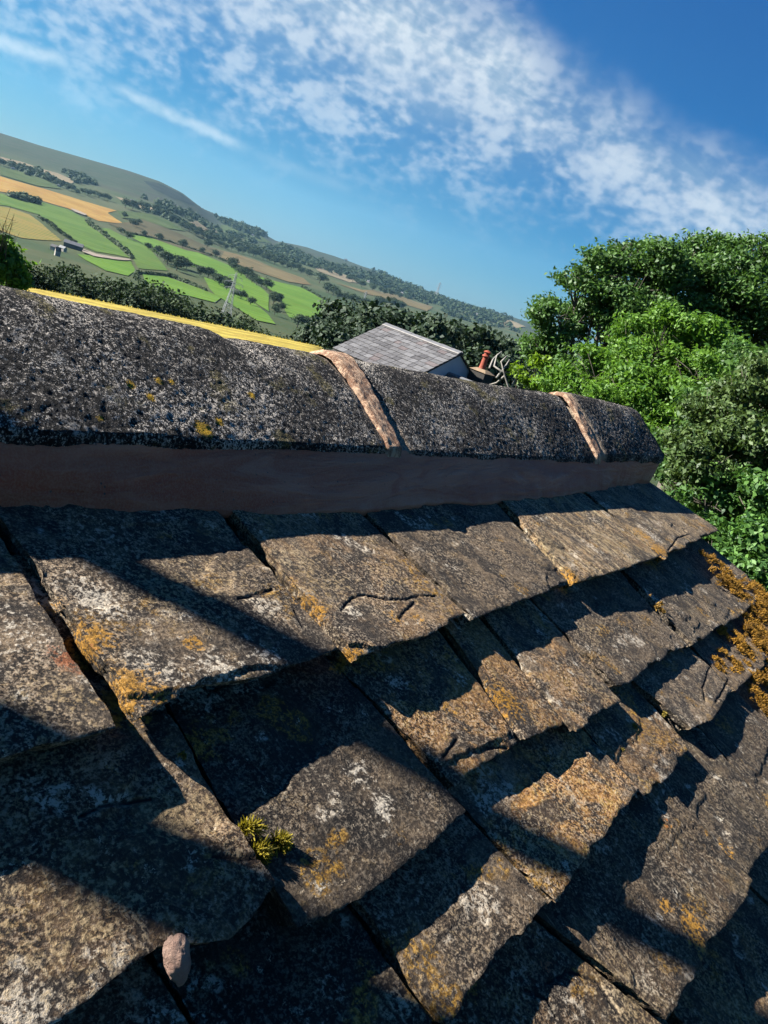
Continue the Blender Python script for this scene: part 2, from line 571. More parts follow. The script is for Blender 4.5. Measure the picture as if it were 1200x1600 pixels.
def rock_material(name, a, b, c3, scale=6.0):
    m, t = material(name)
    co = t.n('TexCoord').outputs['Object']
    n1 = t.noise(co, scale, 6.0, 0.65)
    n2 = t.noise(co, scale * 7, 6.0, 0.7)
    c = t.mix(t.ss(n1, 0.3, 0.7), a, b)
    c = t.mix(t.ss(n2, 0.55, 0.72, 0.0, 0.7), c, c3)
    finish(t, c, 0.9, t.m('ADD', n1, n2), 0.7, 0.02)
    return m


M_SLATE = slate_material()
M_RIDGE = ridge_material()
M_MORTAR = mortar_material()
M_JOINT = joint_material()
M_WALL = rock_material("rubble_wall", (0.16, 0.13, 0.10), (0.3, 0.26, 0.2), (0.4, 0.36, 0.3), 4.0)
M_DECK = plain("roof_deck", (0.03, 0.027, 0.024), 0.95)

# ------------------------------------------------------------------ the roof in the foreground
UP = np.array([-0.894014, 0.0, 0.44803903])
NRM = np.array([0.44803903, 0.0, 0.894014])
GROUND_Z = -4.4


def on_roof(x, y, off=0.0):
    """sight line through the photograph's (x, y) met with the plane of the slates: (along ridge, up slope)"""
    r = ray(x, y)
    p = CAM + (-(0.6 - off) / (NRM @ r)) * r
    return p[1], float(p @ UP)


def rpos(s, r, o):
    s, r, o = np.broadcast_arrays(s, r, o)
    return r[..., None] * UP + o[..., None] * NRM + s[..., None] * np.array([0.0, 1.0, 0.0])


# stains with a shape of their own: (x, y, radius in metres, strength)
SPOTS = {
    'o_lichen': [(155, 990, .022, 1.), (140, 965, .012, .9), (200, 1070, .026, 1.), (195, 1090, .02, 1.), (240, 1090, .016, .9), (305, 1000, .014, .9), (100, 910, .014, .8),
                 (490, 925, .020, 1.), (505, 945, .016, 1.), (470, 890, .012, .8), (555, 1020, .012, 1.), (650, 965, .016, .7), (895, 895, .03, 1.), (900, 905, .02, 1.), (1030, 860, .045, 1.), (1010, 830, .04, .8),
                 (790, 1085, .03, .9), (800, 1100, .03, .8), (710, 1095, .014, .7), (1075, 1450, .022, 1.), (1040, 1415, .012, .8), (1100, 1300, .012, .6), (620, 965, .015, .7), (1080, 1480, .02, .9), (1040, 1283, .014, .8), (650, 1545, .012, .9), (1130, 1330, .02, .7), (1100, 820, .05, .6), (985, 960, .03, .4)],
    'r_lichen': [(118, 1015, .018, 1.), (128, 1035, .010, .8), (1040, 1280, .012, .7), (870, 1500, .012, .6)],
    'w_lichen': [(170, 915, .030, .95), (185, 935, .022, .9), (130, 890, .03, .6), (215, 1045, .028, .8), (260, 1060, .025, .7), (330, 1040, .025, .75), (350, 1055, .02, .8), (415, 1030, .018, .8), (30, 960, .04, .5), (60, 1000, .04, .45),
                 (638, 1048, .016, .9), (735, 1050, .012, .9), (600, 1255, .016, 1.), (605, 1270, .012, .9), (570, 1200, .018, .7), (480, 850, .03, .5), (555, 950, .016, .9), (1025, 835, .03, .9), (1030, 925, .03, .9), (1000, 1000, .02, .6), (1020, 850, .02, .8),
                 (860, 975, .012, .8), (905, 860, .02, .8), (945, 800, .03, .6), (30, 1590, .03, .9), (140, 1490, .008, .9), (28, 1500, .006, 1.), (300, 1570, .05, .35), (640, 1560, .015, .7), (720, 870, .015, .6), (735, 960, .012, .7), (60, 1210, .02, .5), (300, 1340, .012, .6), (1070, 870, .02, .6), (1090, 790, .05, .45), (930, 1010, .02, .6), (1000, 1540, .025, .7), (960, 1560, .025, .6)],
    't_stain': [(480, 850, .05, .7), (540, 900, .05, .6), (620, 880, .05, .5), (290, 900, .06, .75), (350, 880, .06, .6), (60, 1110, .06, .5), (100, 1080, .05, .5), (280, 1270, .03, .95), (320, 1250, .025, .9), (360, 1330, .03, .5), (80, 1450, .10, .55), (150, 1420, .06, .6), (870, 840, .08, .6), (950, 830, .10, .6), (940, 1080, .05, .5), (1060, 800, .10, .5),
                (850, 1320, .06, .6), (900, 1270, .06, .5), (720, 1480, .05, .35), (930, 975, .06, .5), (980, 1560, .05, .8), (950, 1530, .04, .6), (1160, 1560, .06, .6), (1100, 1500, .03, .4), (640, 1550, .03, .5)],
}
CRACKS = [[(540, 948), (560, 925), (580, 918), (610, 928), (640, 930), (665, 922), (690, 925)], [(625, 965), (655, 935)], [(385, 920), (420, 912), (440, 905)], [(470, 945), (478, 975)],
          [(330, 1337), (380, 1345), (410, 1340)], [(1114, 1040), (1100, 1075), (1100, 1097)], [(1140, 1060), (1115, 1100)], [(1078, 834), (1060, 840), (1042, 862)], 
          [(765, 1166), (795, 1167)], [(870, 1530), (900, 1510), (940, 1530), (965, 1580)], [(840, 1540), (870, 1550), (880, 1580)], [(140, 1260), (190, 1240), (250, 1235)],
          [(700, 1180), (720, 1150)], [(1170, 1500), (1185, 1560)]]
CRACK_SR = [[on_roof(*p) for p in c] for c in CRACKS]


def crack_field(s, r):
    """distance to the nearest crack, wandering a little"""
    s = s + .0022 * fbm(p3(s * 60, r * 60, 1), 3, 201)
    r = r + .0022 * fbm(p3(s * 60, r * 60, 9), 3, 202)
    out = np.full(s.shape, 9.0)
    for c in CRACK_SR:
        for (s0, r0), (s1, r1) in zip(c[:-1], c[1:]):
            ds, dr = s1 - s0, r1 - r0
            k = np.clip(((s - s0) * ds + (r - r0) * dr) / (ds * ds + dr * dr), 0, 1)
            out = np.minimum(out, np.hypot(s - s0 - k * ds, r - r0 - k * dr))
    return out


SPOT_SR = {k: [(*on_roof(x, y), rad, st) for x, y, rad, st in v] for k, v in SPOTS.items()}


def spot_field(name, s, r):
    out = np.zeros_like(s)
    for ss, rr, rad, st in SPOT_SR.get(name, []):
        d2 = ((s - ss) / 1.15) ** 2 + (r - rr) ** 2
        out = np.maximum(out, st * np.exp(-d2 / (rad * rad)))
    return out


cottage = empty("stone_cottage", (-0.8, 0.8, GROUND_Z))
tag(cottage, "old stone cottage in the foreground with mossy stone slate roof and freshly mortared ridge", "cottage")

# deck under the slates, both slopes, and the walls below it
S0, S1 = -1.9, 2.80
APX = -0.80
mb = MB()
ex, ez = 1.75, -1.05
for lo_x, sgn in ((ex, 1),):
    a = rpos(np.array(S0), np.array(0.70), np.array(-0.13))
    b = rpos(np.array(S0), np.array(-1.95), np.array(-0.13))
    a2, b2 = a + (0, S1 - S0, 0), b + (0, S1 - S0, 0)
    th = NRM * 0.05
    mb.hexa([b - th, b2 - th, a2 - th, a - th, b, b2, a2, a])
deck = child("roof", mb.data("roof", M_DECK), cottage)
back = MB()
ap = np.array([APX, 0, 0.262])
bd = np.array([-0.894, 0, -0.448])
bn = np.array([-0.448, 0, 0.894])
a, b = ap + (0, S0, 0), ap + (0, S1, 0)
back.hexa([a - bn * .06, b - bn * .06, b + bd * 2.6 - bn * .06, a + bd * 2.6 - bn * .06, a, b, b + bd * 2.6, a + bd * 2.6])
rear = child("rear_slope", back.data("rear_slope", M_DECK), deck)
wx0, wx1 = -3.0, 1.35
for y0, y1 in ((S0 + .08, S0 + .5), (S1 - .5, S1 - .08)):
    wl = MB()
    lo = [(wx0, y0, GROUND_Z), (wx1, y0, GROUND_Z), (wx1, y1, GROUND_Z), (wx0, y1, GROUND_Z)]
    wl.add(lo + [(wx0, y0, -.95), (wx1, y0, -.95), (wx1, y1, -.95), (wx0, y1, -.95), (APX, y0, .08), (APX, y1, .08)],
           [(3, 2, 1, 0), (0, 1, 5, 8, 4), (2, 3, 7, 9, 6), (1, 2, 6, 5), (3, 0, 4, 7), (5, 6, 9, 8), (4, 8, 9, 7)])
    child("gable_wall", wl.data("gable_wall", M_WALL), cottage)
for x0, x1 in ((wx0 + .001, wx0 + .45), (wx1 - .45, wx1 - .001)):
    lo = [(x0, S0 + .5, GROUND_Z), (x1, S0 + .5, GROUND_Z), (x1, S1 - .5, GROUND_Z), (x0, S1 - .5, GROUND_Z)]
    child("side_wall", MB().hexa(lo + [(p[0], p[1], -.98) for p in lo]).data("side_wall", M_WALL), cottage)


SLATE_N = [0]


def slate(L, R, tail, r_head, slope, t=0.031, lift=0.0, res=0.0036, tilt=0.0, rough=1.0, flake=1.0, ragged=1.0, **props):
    """one stone slate: L, R joint lines ((s,r),(s,r)), tail polyline of (s,r) from left to right"""
    SLATE_N[0] += 1
    sd_ = SLATE_N[0] * 7
    tail = sorted(tail)
    ts, tr = np.array([p[0] for p in tail]), np.array([p[1] for p in tail])

    def line(Q, r):
        (s0, r0), (s1, r1) = Q
        k = (s1 - s0) / (r1 - r0)
        return s0 + (r - r0) * np.clip(k, -0.35, 0.35)
    wid = abs(ts[-1] - ts[0])
    hgt = r_head - tr.min()
    nw = max(8, int(wid / res) + 1)
    nv = max(8, int(hgt / res) + 1)
    w = np.linspace(0, 1, nw)
    v = np.linspace(0, 1, nv) ** 1.15
    W, V = np.meshgrid(w, v)
    rt = np.interp(ts[0] + w * (ts[-1] - ts[0]), ts, tr)
    jt = fbm(p3(w * wid * 40, sd_, 0), 4, sd_, 0.65) * 0.0022 * ragged + (np.floor(vnoise(p3(w * wid * 13, sd_, 7), sd_ + 6) * 2.5) / 2.5) * 0.0032 * ragged
    chip = np.clip((vnoise(p3(w * wid * 15, sd_, 3), sd_ + 5) - 0.42) * 6, 0, 1) * 0.006 * ragged
    rt = rt + jt + chip
    RR = rt[None, :] + V * (r_head - rt[None, :])
    sl = line(L, RR) + (fbm(p3(RR * 26, sd_ + 3.3, 0), 4, sd_ + 1) * 0.0030 + np.abs(vnoise(p3(RR * 60, sd_, 1), sd_)) * .002) * ragged
    sr_ = line(R, RR) - (fbm(p3(RR * 26, sd_ + 8.1, 0), 4, sd_ + 2) * 0.0030 + np.abs(vnoise(p3(RR * 60, sd_, 2), sd_)) * .002) * ragged
    SS = sl + W * (sr_ - sl)
    q = p3(SS, RR, sd_ * 1.7)
    big = fbm(q * 7, 2, sd_) * 0.0020 * rough
    med = fbm(q * 48, 4, sd_ + 3) * 0.0010 * rough
    lay = fbm(q * np.array([7.0, 11.0, 1.0]), 4, sd_ + 9, 0.6)
    lay = fbm(q * np.array([4.0, 6.5, 1.0]), 2, sd_ + 9, 0.45) + fbm(q * 45, 3, sd_ + 10) * .07
    ter = -np.clip((lay - .22) / .022, 0, 1) * .0030 - np.clip((lay - .42) / .02, 0, 1) * .0026
    ter = ter * np.clip(flake, 0, 2)
    dt = (RR - rt[None, :])
    dl = np.minimum(SS - sl, sr_ - SS)
    edge = np.minimum(dt, dl + 0.002)
    rnd = -0.0022 * np.exp(-edge / 0.003) * (0.7 + 0.9 * np.abs(fbm(q * 50, 2, sd_ + 4)))
    tilt = tilt + .007 * math.sin(sd_ * 1.7)
    crk = np.exp(-(crack_field(SS, RR) / .0020) ** 2)
    # tails ride up a little, so that a dark gap opens under them
    O = -.004 * crk + lift + .003 * np.exp(-(RR - tr.mean()) / .10) - (RR - tr.mean()) * slope + tilt * (W - 0.5) + big + med + ter + rnd
    top = rpos(SS, RR, O).reshape(-1, 3)
    idx = np.arange(nv * nw).reshape(nv, nw)
    per = np.concatenate([idx[0, :], idx[1:, -1], idx[-1, -2::-1], idx[-2:0:-1, 0]])
    faces = [np.stack([idx[:-1, :-1], idx[:-1, 1:], idx[1:, 1:], idx[1:, :-1]], -1).reshape(-1, 4)]
    Sf, Rf, Of = SS.ravel(), RR.ravel(), O.ravel()
    vs, ss_, rs_, os_ = [top], [Sf], [Rf], [Of]
    sc, rc = Sf.mean(), Rf.mean()
    prev = per
    K = 5
    n0 = len(top)
    ps, pr, po = Sf[per], Rf[per], Of[per]
    for k in range(1, K + 1):
        stp = np.floor(vnoise(p3(ps * 45, pr * 45, k * 5.1), sd_ + k) * 3) / 3 * 0.0035 * ragged + 0.0022 * (k % 2)
        ins = stp + 0.0024 * k
        ds, dr = sc - ps, rc - pr
        ln = np.sqrt(ds ** 2 + dr ** 2) + 1e-6
        s2, r2 = ps + ds / ln * ins, pr + dr / ln * ins
        o2 = po - t * (k / K) * (1.0 + 0.25 * vnoise(p3(ps * 20, pr * 20, k), sd_))
        vs.append(rpos(s2, r2, o2))
        ss_.append(s2)
        rs_.append(r2)
        os_.append(o2 * 1.0)
        cur = n0 + (k - 1) * len(per) + np.arange(len(per))
        faces.append(np.stack([prev, cur, np.roll(cur, -1), np.roll(prev, -1)], -1))
        prev = cur
    cen = np.array([[sc, rc]])
    vs.append(rpos(cen[:, 0], cen[:, 1], np.array([Of.mean() - t * 1.1])))
    ss_.append(cen[:, 0])
    rs_.append(cen[:, 1])
    os_.append(cen[:, 1] * 0)
    ci = n0 + K * len(per)
    pp = np.roll(prev, -1)
    faces.append(np.stack([prev, np.full_like(prev, ci), np.full_like(prev, ci), pp], -1)[:0])
    Vt = np.concatenate(vs)
    F = np.concatenate(faces)
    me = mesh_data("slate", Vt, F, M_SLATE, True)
    me.set_sharp_from_angle(angle=math.radians(42))
    sa, ra = np.concatenate(ss_), np.concatenate(rs_)
    # the mesh keeps every vertex, so attributes line up
    vattr(me, 'sr', np.stack([sa, ra, np.concatenate(os_)], -1))
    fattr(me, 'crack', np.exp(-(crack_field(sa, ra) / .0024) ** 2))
    for nm in SPOTS:
        fattr(me, nm, spot_field(nm, sa, ra))
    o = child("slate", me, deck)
    for k in ('ochre', 'pale', 'streak', 'tone'):
        o[k] = float(props.get(k, {'ochre': .25, 'pale': .3, 'streak': .0, 'tone': 1.0}[k]))
    return o


def P(*pts):
    return [on_roof(*p) for p in pts]


HS = 0.235
# row under the ridge
slate([(-.10, .2), (-.10, .5)], P((38, 790), (178, 1138)), [(-.10, .205)] + P((0, 1198), (90, 1170), (176, 1140)), .66, .24, lift=.007, pale=.55, ochre=.16, flake=.6, tone=1.15)
slate(P((52, 790), (210, 1130)), P((408, 800), (526, 1015)), P((212, 1133), (255, 1105), (300, 1078), (400, 1058), (522, 1020)), .66, .24, lift=.008, pale=.6, ochre=.16, flake=1.3, tone=1.0)
slate(P((424, 800), (556, 1033)), P((617, 790), (733, 965)), P((558, 1034), (640, 1002), (731, 966)), .66, .24, pale=.35, ochre=.38, flake=1.5, lift=.004, tone=1.2)
slate(P((624, 790), (739, 967)), P((822, 780), (893, 905)), P((740, 969), (820, 935), (892, 908)), .66, .24, lift=-.003, pale=.2, ochre=.12, tone=.85)
slate(P((829, 780), (902, 908)), P((950, 765), (1030, 870)), P((904, 909), (960, 892), (1029, 870)), .66, .24, lift=.002, streak=.9, ochre=.45, tone=1.25)
slate(P((955, 765), (1034, 873)), P((1050, 748), (1120, 825)), P((1036, 874), (1075, 852), (1118, 829)), .66, .24, lift=.004, streak=.55, ochre=.2, tone=1.15)
# second row
slate([(-.02, .0), (.04, .3)], P((312, 1140), (413, 1372)), [(.02, .06), (.12, .052)] + P((0, 1640), (60, 1602), (110, 1580), (170, 1532), (245, 1476), (300, 1474), (352, 1470), (380, 1440), (412, 1385)), .46, .17, lift=.004, flake=1.8, rough=1.4, ochre=.35, pale=.3, ragged=1.4, tone=.9)
slate(P((330, 1140), (466, 1455)), P((600, 1085), (716, 1262)), P((468, 1455), (500, 1440), (560, 1400), (620, 1360), (670, 1320), (716, 1270)), .46, .17, lift=.002, ochre=.1, pale=.15, flake=1.1, tone=.62)
slate(P((610, 1090), (717, 1230)), P((757, 1055), (812, 1158)), P((719, 1231), (760, 1200), (811, 1165)), .46, .17, ochre=.75, flake=1.4, tone=1.1)
slate(P((764, 1053), (818, 1160)), P((814, 1020), (880, 1130)), P((819, 1160), (850, 1147), (880, 1133)), .46, .17, lift=.003, ochre=.7, flake=.7, tone=1.15)
slate(P((819, 1020), (892, 1147)), P((898, 987), (966, 1093)), P((894, 1147), (930, 1122), (966, 1096)), .46, .17, lift=.005, ochre=.6, flake=.7, tone=1.25)
slate(P((902, 987), (966, 1076)), P((1015, 913), (1076, 1004)), P((967, 1074), (1020, 1040), (1074, 1007)), .46, .17, lift=-.002, ochre=.15, pale=.4, tone=.85)
slate(P((1019, 913), (1081, 1005)), [(2.79, .4), (2.80, 0.0)], P((1082, 1006), (1130, 978), (1172, 951)) + [(2.80, -.01)], .46, .17, lift=.001, ochre=.12, pale=.5, streak=.3, tone=.9)
# third row
slate([(.0, -.2), (.0, .2)], [(.17, -.2), (.16, .2)], [(.0, -.14), (.17, -.15)], .26, .225, ochre=.2)
slate([(.18, -.2), (.19, .2)], [(.375, -.2), (.36, .2)], [(.18, -.135), (.3, -.15), (.375, -.148)], .26, .225, ochre=.1, pale=.35, flake=1.5, lift=-.004)
slate([(.382, -.2), (.372, .2)], P((575, 1400), (680, 1597)), [(.384, -.15), (.48, -.155), (.555, -.15)], .26, .225, ochre=.15, pale=.5, flake=1.6, lift=-.006, tone=.5)
slate(P((585, 1400), (692, 1600)), P((728, 1240), (846, 1410)), P((693, 1600), (770, 1510), (846, 1412)), .26, .225, lift=.006, ochre=.15, pale=.5, flake=.7, tone=.8)
slate(P((736, 1240), (855, 1408)), P((942, 1160), (990, 1236)), P((860, 1410), (930, 1312), (988, 1237)), .26, .225, lift=.009, ochre=.9, pale=.25, flake=.8, tone=1.3)
slate(P((948, 1160), (999, 1246)), P((1012, 1062), (1075, 1168)), P((1000, 1245), (1040, 1212), (1075, 1173)), .26, .225, lift=.006, ochre=.6, pale=.3, tone=1.0)
slate(P((1020, 1073), (1076, 1143)), P((1090, 1000), (1138, 1075)), P((1077, 1142), (1105, 1128), (1136, 1085)), .26, .225, lift=.006, ochre=.12, pale=.45, flake=.9, tone=1.1)
slate(P((1094, 1000), (1137, 1078)), [(2.45, .2), (2.46, -.2)], P((1139, 1086), (1160, 1070), (1177, 1057)) + [(2.45, -.15)], .26, .225, lift=.0, ochre=.25, pale=.4)
slate([(2.465, .2), (2.465, -.2)], [(2.80, .2), (2.80, -.2)], [(2.465, -.15), (2.6, -.155), (2.80, -.15)], .26, .225, ochre=.4)
# fourth row
slate([(.02, -.4), (.02, .0)], [(.33, -.4), (.33, 0)], [(.02, -.33), (.33, -.345)], .06, .185, ochre=.2)
slate([(.34, -.4), (.345, .0)], [(.60, -.4), (.59, 0)], [(.34, -.335), (.6, -.345)], .06, .185, ochre=.2, flake=1.3)
slate([(.61, -.4), (.60, .0)], P((890, 1460), (1040, 1600)), [(.61, -.36), (.75, -.355), (.845, -.36)], .06, .185, ochre=.45, pale=.5, flake=1.0, rough=1.3, lift=.010, tone=.6)
slate(P((868, 1430), (1040, 1540)), P((1066, 1250), (1150, 1378)), P((1052, 1541), (1090, 1490), (1150, 1402)), .06, .185, lift=.017, ochre=.3, pale=.35, flake=.7, rough=1.2, streak=.3, tone=.6)
slate(P((1076, 1255), (1154, 1380)), P((1128, 1165), (1196, 1288)), P((1155, 1380), (1180, 1342), (1198, 1307)), .06, .185, lift=.014, ochre=.1, pale=.25, streak=.35, tone=.55)
slate(P((1133, 1165), (1202, 1290)), [(1.93, -.3), (1.9, 0)], P((1204, 1300)) + [(1.7, -.335), (1.93, -.34)], .06, .185, lift=.012, ochre=.2, pale=.3, streak=.3, tone=.6)
slate([(1.94, -.3), (1.94, 0)], [(2.38, -.3), (2.37, 0)], [(1.94, -.335), (2.38, -.34)], .06, .185, ochre=.4)
slate([(2.39, -.3), (2.38, 0)], [(2.80, -.3), (2.80, 0)], [(2.39, -.335), (2.80, -.34)], .06, .185, ochre=.4)
# the rows that leave the frame, a little coarser
g = np.random.default_rng(5)
for r_t, r_h, s_a, s_b, wlo in ((.21, .64, -1.9, -.11, .3), (.04, .46, -1.9, -.04, .3), (-.15, .26, -1.9, -.01, .28), (-.335, .06, -1.9, .01, .28), (-.52, -.12, -1.9, .75, .26), (-.52, -.12, 1.36, 2.8, .26), (-.71, -.30, -1.9, 2.8, .25), (-.90, -.49, -1.9, 2.8, .25),
                                (-1.1, -.68, -1.9, 2.8, .3), (-1.32, -.88, -1.9, 2.8, .3), (-1.55, -1.1, -1.9, 2.8, .32), (-1.8, -1.33, -1.9, 2.8, .34)):
    s = s_a
    while s < s_b - .05:
        e = min(s_b, s + wlo * (0.8 + .7 * g.random()))
        if s_b - e < .12:
            e = s_b
        k0, k1 = g.normal(0, .006, 2)
        slate([(s + .004, r_t), (s + .004 + k0, r_h)], [(e - .004, r_t), (e - .004 + k1, r_h)], [(s + .004, r_t + g.normal(0, .008)), (e - .004, r_t + g.normal(0, .008))], r_h, .21,
              lift=g.normal(0, .003), res=.012, ochre=.1 + .5 * g.random(), pale=.2 + .3 * g.random(), flake=.6 + g.random())
        s = e
# two of that fifth row reach into the bottom right corner
slate([(.76, -.6), (.765, -.2)], P((1062, 1552), (1092, 1600)), [(.76, -.52), (.9, -.525), (1.0, -.52)], -.12, .21, ochre=.4, pale=.4)
slate(P((1070, 1552), (1102, 1600)), [(1.35, -.6), (1.35, -.2)], [(1.0, -.525), (1.2, -.53), (1.345, -.52)], -.12, .21, ochre=.55, pale=.5, lift=.004, flake=1.2, tone=.95)


# ------------------------------------------------------------------ ridge stones and mortar
LIP = np.array([-0.528, 0.258])


def shift(y):
    y = np.asarray(y, float)
    dx = np.interp(y, [-2, .4, .8, 1.22, 2.25, 2.8], [.0, .0, -.004, .0, .018, .05])
    dz = np.interp(y, [-2, .4, .8, 1.22, 1.75, 2.25, 2.8], [.004, .004, .0, .0, .0, .006, .022])
    return dx, dz


CR = np.array([(-.526, .236), (-.531, .256), (-.57, .280), (-.615, .306), (-.66, .332), (-.70, .354), (-.725, .366), (-.745, .373), (-.765, .375), (-.79, .372), (-.82, .361), (-.86, .340), (-.91, .312), (-.98, .27), (-1.06, .222), (-1.07, .20)])


def warp(x, z, y):
    """the stones are not alike: each section along the ridge is a little narrower or taller than the last"""
    dx, dz = shift(y)
    kx = np.interp(y, [.6, 1.22, 2.25, 2.8], [1.0, 1.0, .84, .74])
    kz = np.interp(y, [.5, .8, 1.22, 2.25, 2.8], [1.03, 1.0, 1.0, 1.14, 1.02])
    return LIP[0] + (x - LIP[0]) * kx + dx, LIP[1] + (z - LIP[1]) * kz + dz


def ridge_at(u):
    """point on the ridge stone's section, u = 0 near lip .. 1 far lip, and its outward normal"""
    seg = np.r_[0, np.cumsum(np.hypot(*np.diff(CR, axis=0).T))]
    seg /= seg[-1]
    x, z = np.interp(u, seg, CR[:, 0]), np.interp(u, seg, CR[:, 1])
    e = 0.02
    dx = np.interp(u + e, seg, CR[:, 0]) - np.interp(u - e, seg, CR[:, 0])
    dz = np.interp(u + e, seg, CR[:, 1]) - np.interp(u - e, seg, CR[:, 1])
    ln = np.hypot(dx, dz) + 1e-9
    return x, z, dz / ln * 1.0, -dx / ln


O_RIDGE = [(319, 671, .016), (234, 622, .008), (203, 602, .008), (248, 596, .007), (393, 618, .008), (343, 658, .008), (268, 597, .006), (155, 656, .006), (605, 700, .006)]


def ridge_stone(y0, y1, seed, res=0.0038, label=None, end_break=0.0, lump=0.0, raise_=0.0, notch=None):
    ny = int((y1 - y0) / res) + 1
    nu = int(0.70 / res)
    Y, U = np.meshgrid(np.linspace(y0, y1, ny), np.linspace(0, 1, nu), indexing='ij')
    x, z, nx, nz = ridge_at(U)
    x, z = warp(x, z, Y)
    z = z + raise_
    q = p3(x, Y, z)
    low = fbm(q * 5, 2, seed) * .0035 
    rough = fbm(q * np.array([120, 120, 120.]), 2, seed + 3, .62)
    fine = fbm(q * 170, 1, seed + 8)
    d = low + .0009 * rough + .0010 * fine 
    # worn ends and lips
    de = np.minimum(Y - y0, y1 - Y)
    d = d - .012 * np.exp(-de / .012)
    lipd = np.minimum(U, 1 - U) * .70
    d = d - .004 * np.exp(-lipd / .01)
    wav = fbm(p3(Y * 16, seed, 0), 4, seed + 5) * .011 * np.exp(-lipd / .03)
    if end_break:
        k = np.clip((Y - (y1 - end_break)) / end_break, 0, 1)
        nb = fbm(q * 12, 3, seed + 11)
        d = d - k ** 2.0 * (.022 + .035 * nb) * np.clip(U * 3, .25, 1)
    if notch is not None:
        d = d - .012 * np.exp(-((Y - notch) / .03) ** 2) * np.clip((U - .30) * 6, 0, 1) - .006 * np.clip((Y - notch) / .05, 0, 1) * np.clip((U - .25) * 5, 0, 1)
    tx, tz = -nz, nx
    X = x + nx * d - tx * wav * np.where(U < .5, 1, -1)
    Z = z + nz * d - tz * wav * np.where(U < .5, 1, -1)
    if end_break:
        Yv = Y - np.clip((Y - (y1 - end_break)) / end_break, 0, 1) * (.02 + .03 * fbm(q * 15, 3, seed + 2)) * 1.0
    else:
        Yv = Y
    top = p3(X, Yv, Z).reshape(-1, 3)
    idx = np.arange(ny * nu).reshape(ny, nu)
    faces = [grid_faces(ny, nu)]
    per = np.concatenate([idx[0, :], idx[1:, -1], idx[-1, -2::-1], idx[-2:0:-1, 0]])
    low_ = top[per].copy()
    cx = APX + .01
    low_[:, 0] = low_[:, 0] + (cx - low_[:, 0]) * .12
    low_[:, 2] -= .045 + .01 * fbm(low_ * 40, 2, seed)
    cur = len(top) + np.arange(len(per))
    faces.append(np.stack([per, np.roll(per, -1), np.roll(cur, -1), cur], -1))
    Vt = np.concatenate([top, low_])
    F = np.concatenate(faces)
    me = mesh_data("ridge_stone", Vt, F, M_RIDGE, True)
    sp = np.zeros(len(Vt))
    for px, py, rad in O_RIDGE:
        r = ray(px, py)
        # meet the sight line with the near face of the ridge
        A = np.array([CR[1][0], 0, CR[1][1]])
        B = np.array([CR[5][0], 0, CR[5][1]])
        nn = np.cross(B - A, (0, 1, 0))
        k = ((A - CAM) @ nn) / (r @ nn)
        pt = CAM + k * r
        sp = np.maximum(sp, np.exp(-((Vt - pt) ** 2).sum(1) / rad ** 2))
    fattr(me, 'o_lichen', sp)
    du = np.zeros(len(Vt))
    for yj, wj in ((1.215, .055), (2.262, .05)):
        du = np.maximum(du, np.exp(-((Vt[:, 1] - yj) / wj) ** 2))
    fattr(me, 'm_dust', du)
    o = child("ridge_stone", me, deck)
    if label:
        o["label"] = label
    return o


ridge_stone(-.65, 1.195, 3, notch=.93, label="long black lichened ridge stone with small yellow lichen spots")
ridge_stone(1.232, 2.245, 21, label="middle rough black ridge stone between two brown mortar joints", raise_=-.006)
ridge_stone(2.278, 2.86, 37, label="short broken ridge stone at the gable end", end_break=.09, raise_=.008)
ridge_stone(-1.9, -.67, 55, res=.02)


def joint(yc, wid, seed, wob):
    ny, nu = 26, 160
    W, U = np.meshgrid(np.linspace(-1, 1, ny), np.linspace(-.015, .62, nu), indexing='ij')
    x, z, nx, nz = ridge_at(np.clip(U, 0, 1))
    ed = fbm(p3(U * 14, np.sign(W) * 5, seed), 4, seed) * .22 + fbm(p3(U * 45, np.sign(W) * 3, seed), 2, seed + 1) * .12
    Y = yc + wob * (U - .2) + W * wid * .5 * (1 + ed * np.abs(W)) * np.interp(U, [0, .1, .4, .62], [.85, .95, 1.05, 1.1])
    x, z = warp(x, z, Y)
    q = p3(x, Y, z)
    d = .0035 + fbm(q * 60, 3, seed + 4) * .0022 + fbm(q * 14, 2, seed + 6) * .003 - .011 * np.clip(np.abs(W) - .72, 0, 1) / .28
    V_ = p3(x + nx * d, Y, z + nz * d).reshape(-1, 3)
    return child("mortar_joint", mesh_data("mortar_joint", V_, grid_faces(ny, nu), M_JOINT, True), deck)


joint(1.213, .066, 4, .09)
joint(2.262, .052, 9, .08)

# the long fillet of brown mortar between ridge stones and slates
FIL = [(0, 785), (60, 783), (110, 780), (205, 795), (300, 786), (400, 798), (440, 801), (520, 795), (600, 793), (650, 786), (700, 782), (728, 786), (800, 780), (870, 775), (960, 760), (1048, 748)]
fs = np.array([on_roof(*p, -.058) for p in FIL])
ny, nu = 760, 40
Yg = np.linspace(-1.9, 2.80, ny)
Y, U = np.meshgrid(Yg, np.linspace(0, 1, nu), indexing='ij')
rb = np.interp(Yg, fs[:, 0], fs[:, 1])
rb = np.where(Yg < fs[0, 0], fs[0, 1], rb) + fbm(p3(Yg * 22, 0, 0), 5, 8, .6) * .010
base = rpos(Yg, rb + .028, np.full_like(Yg, -.050))
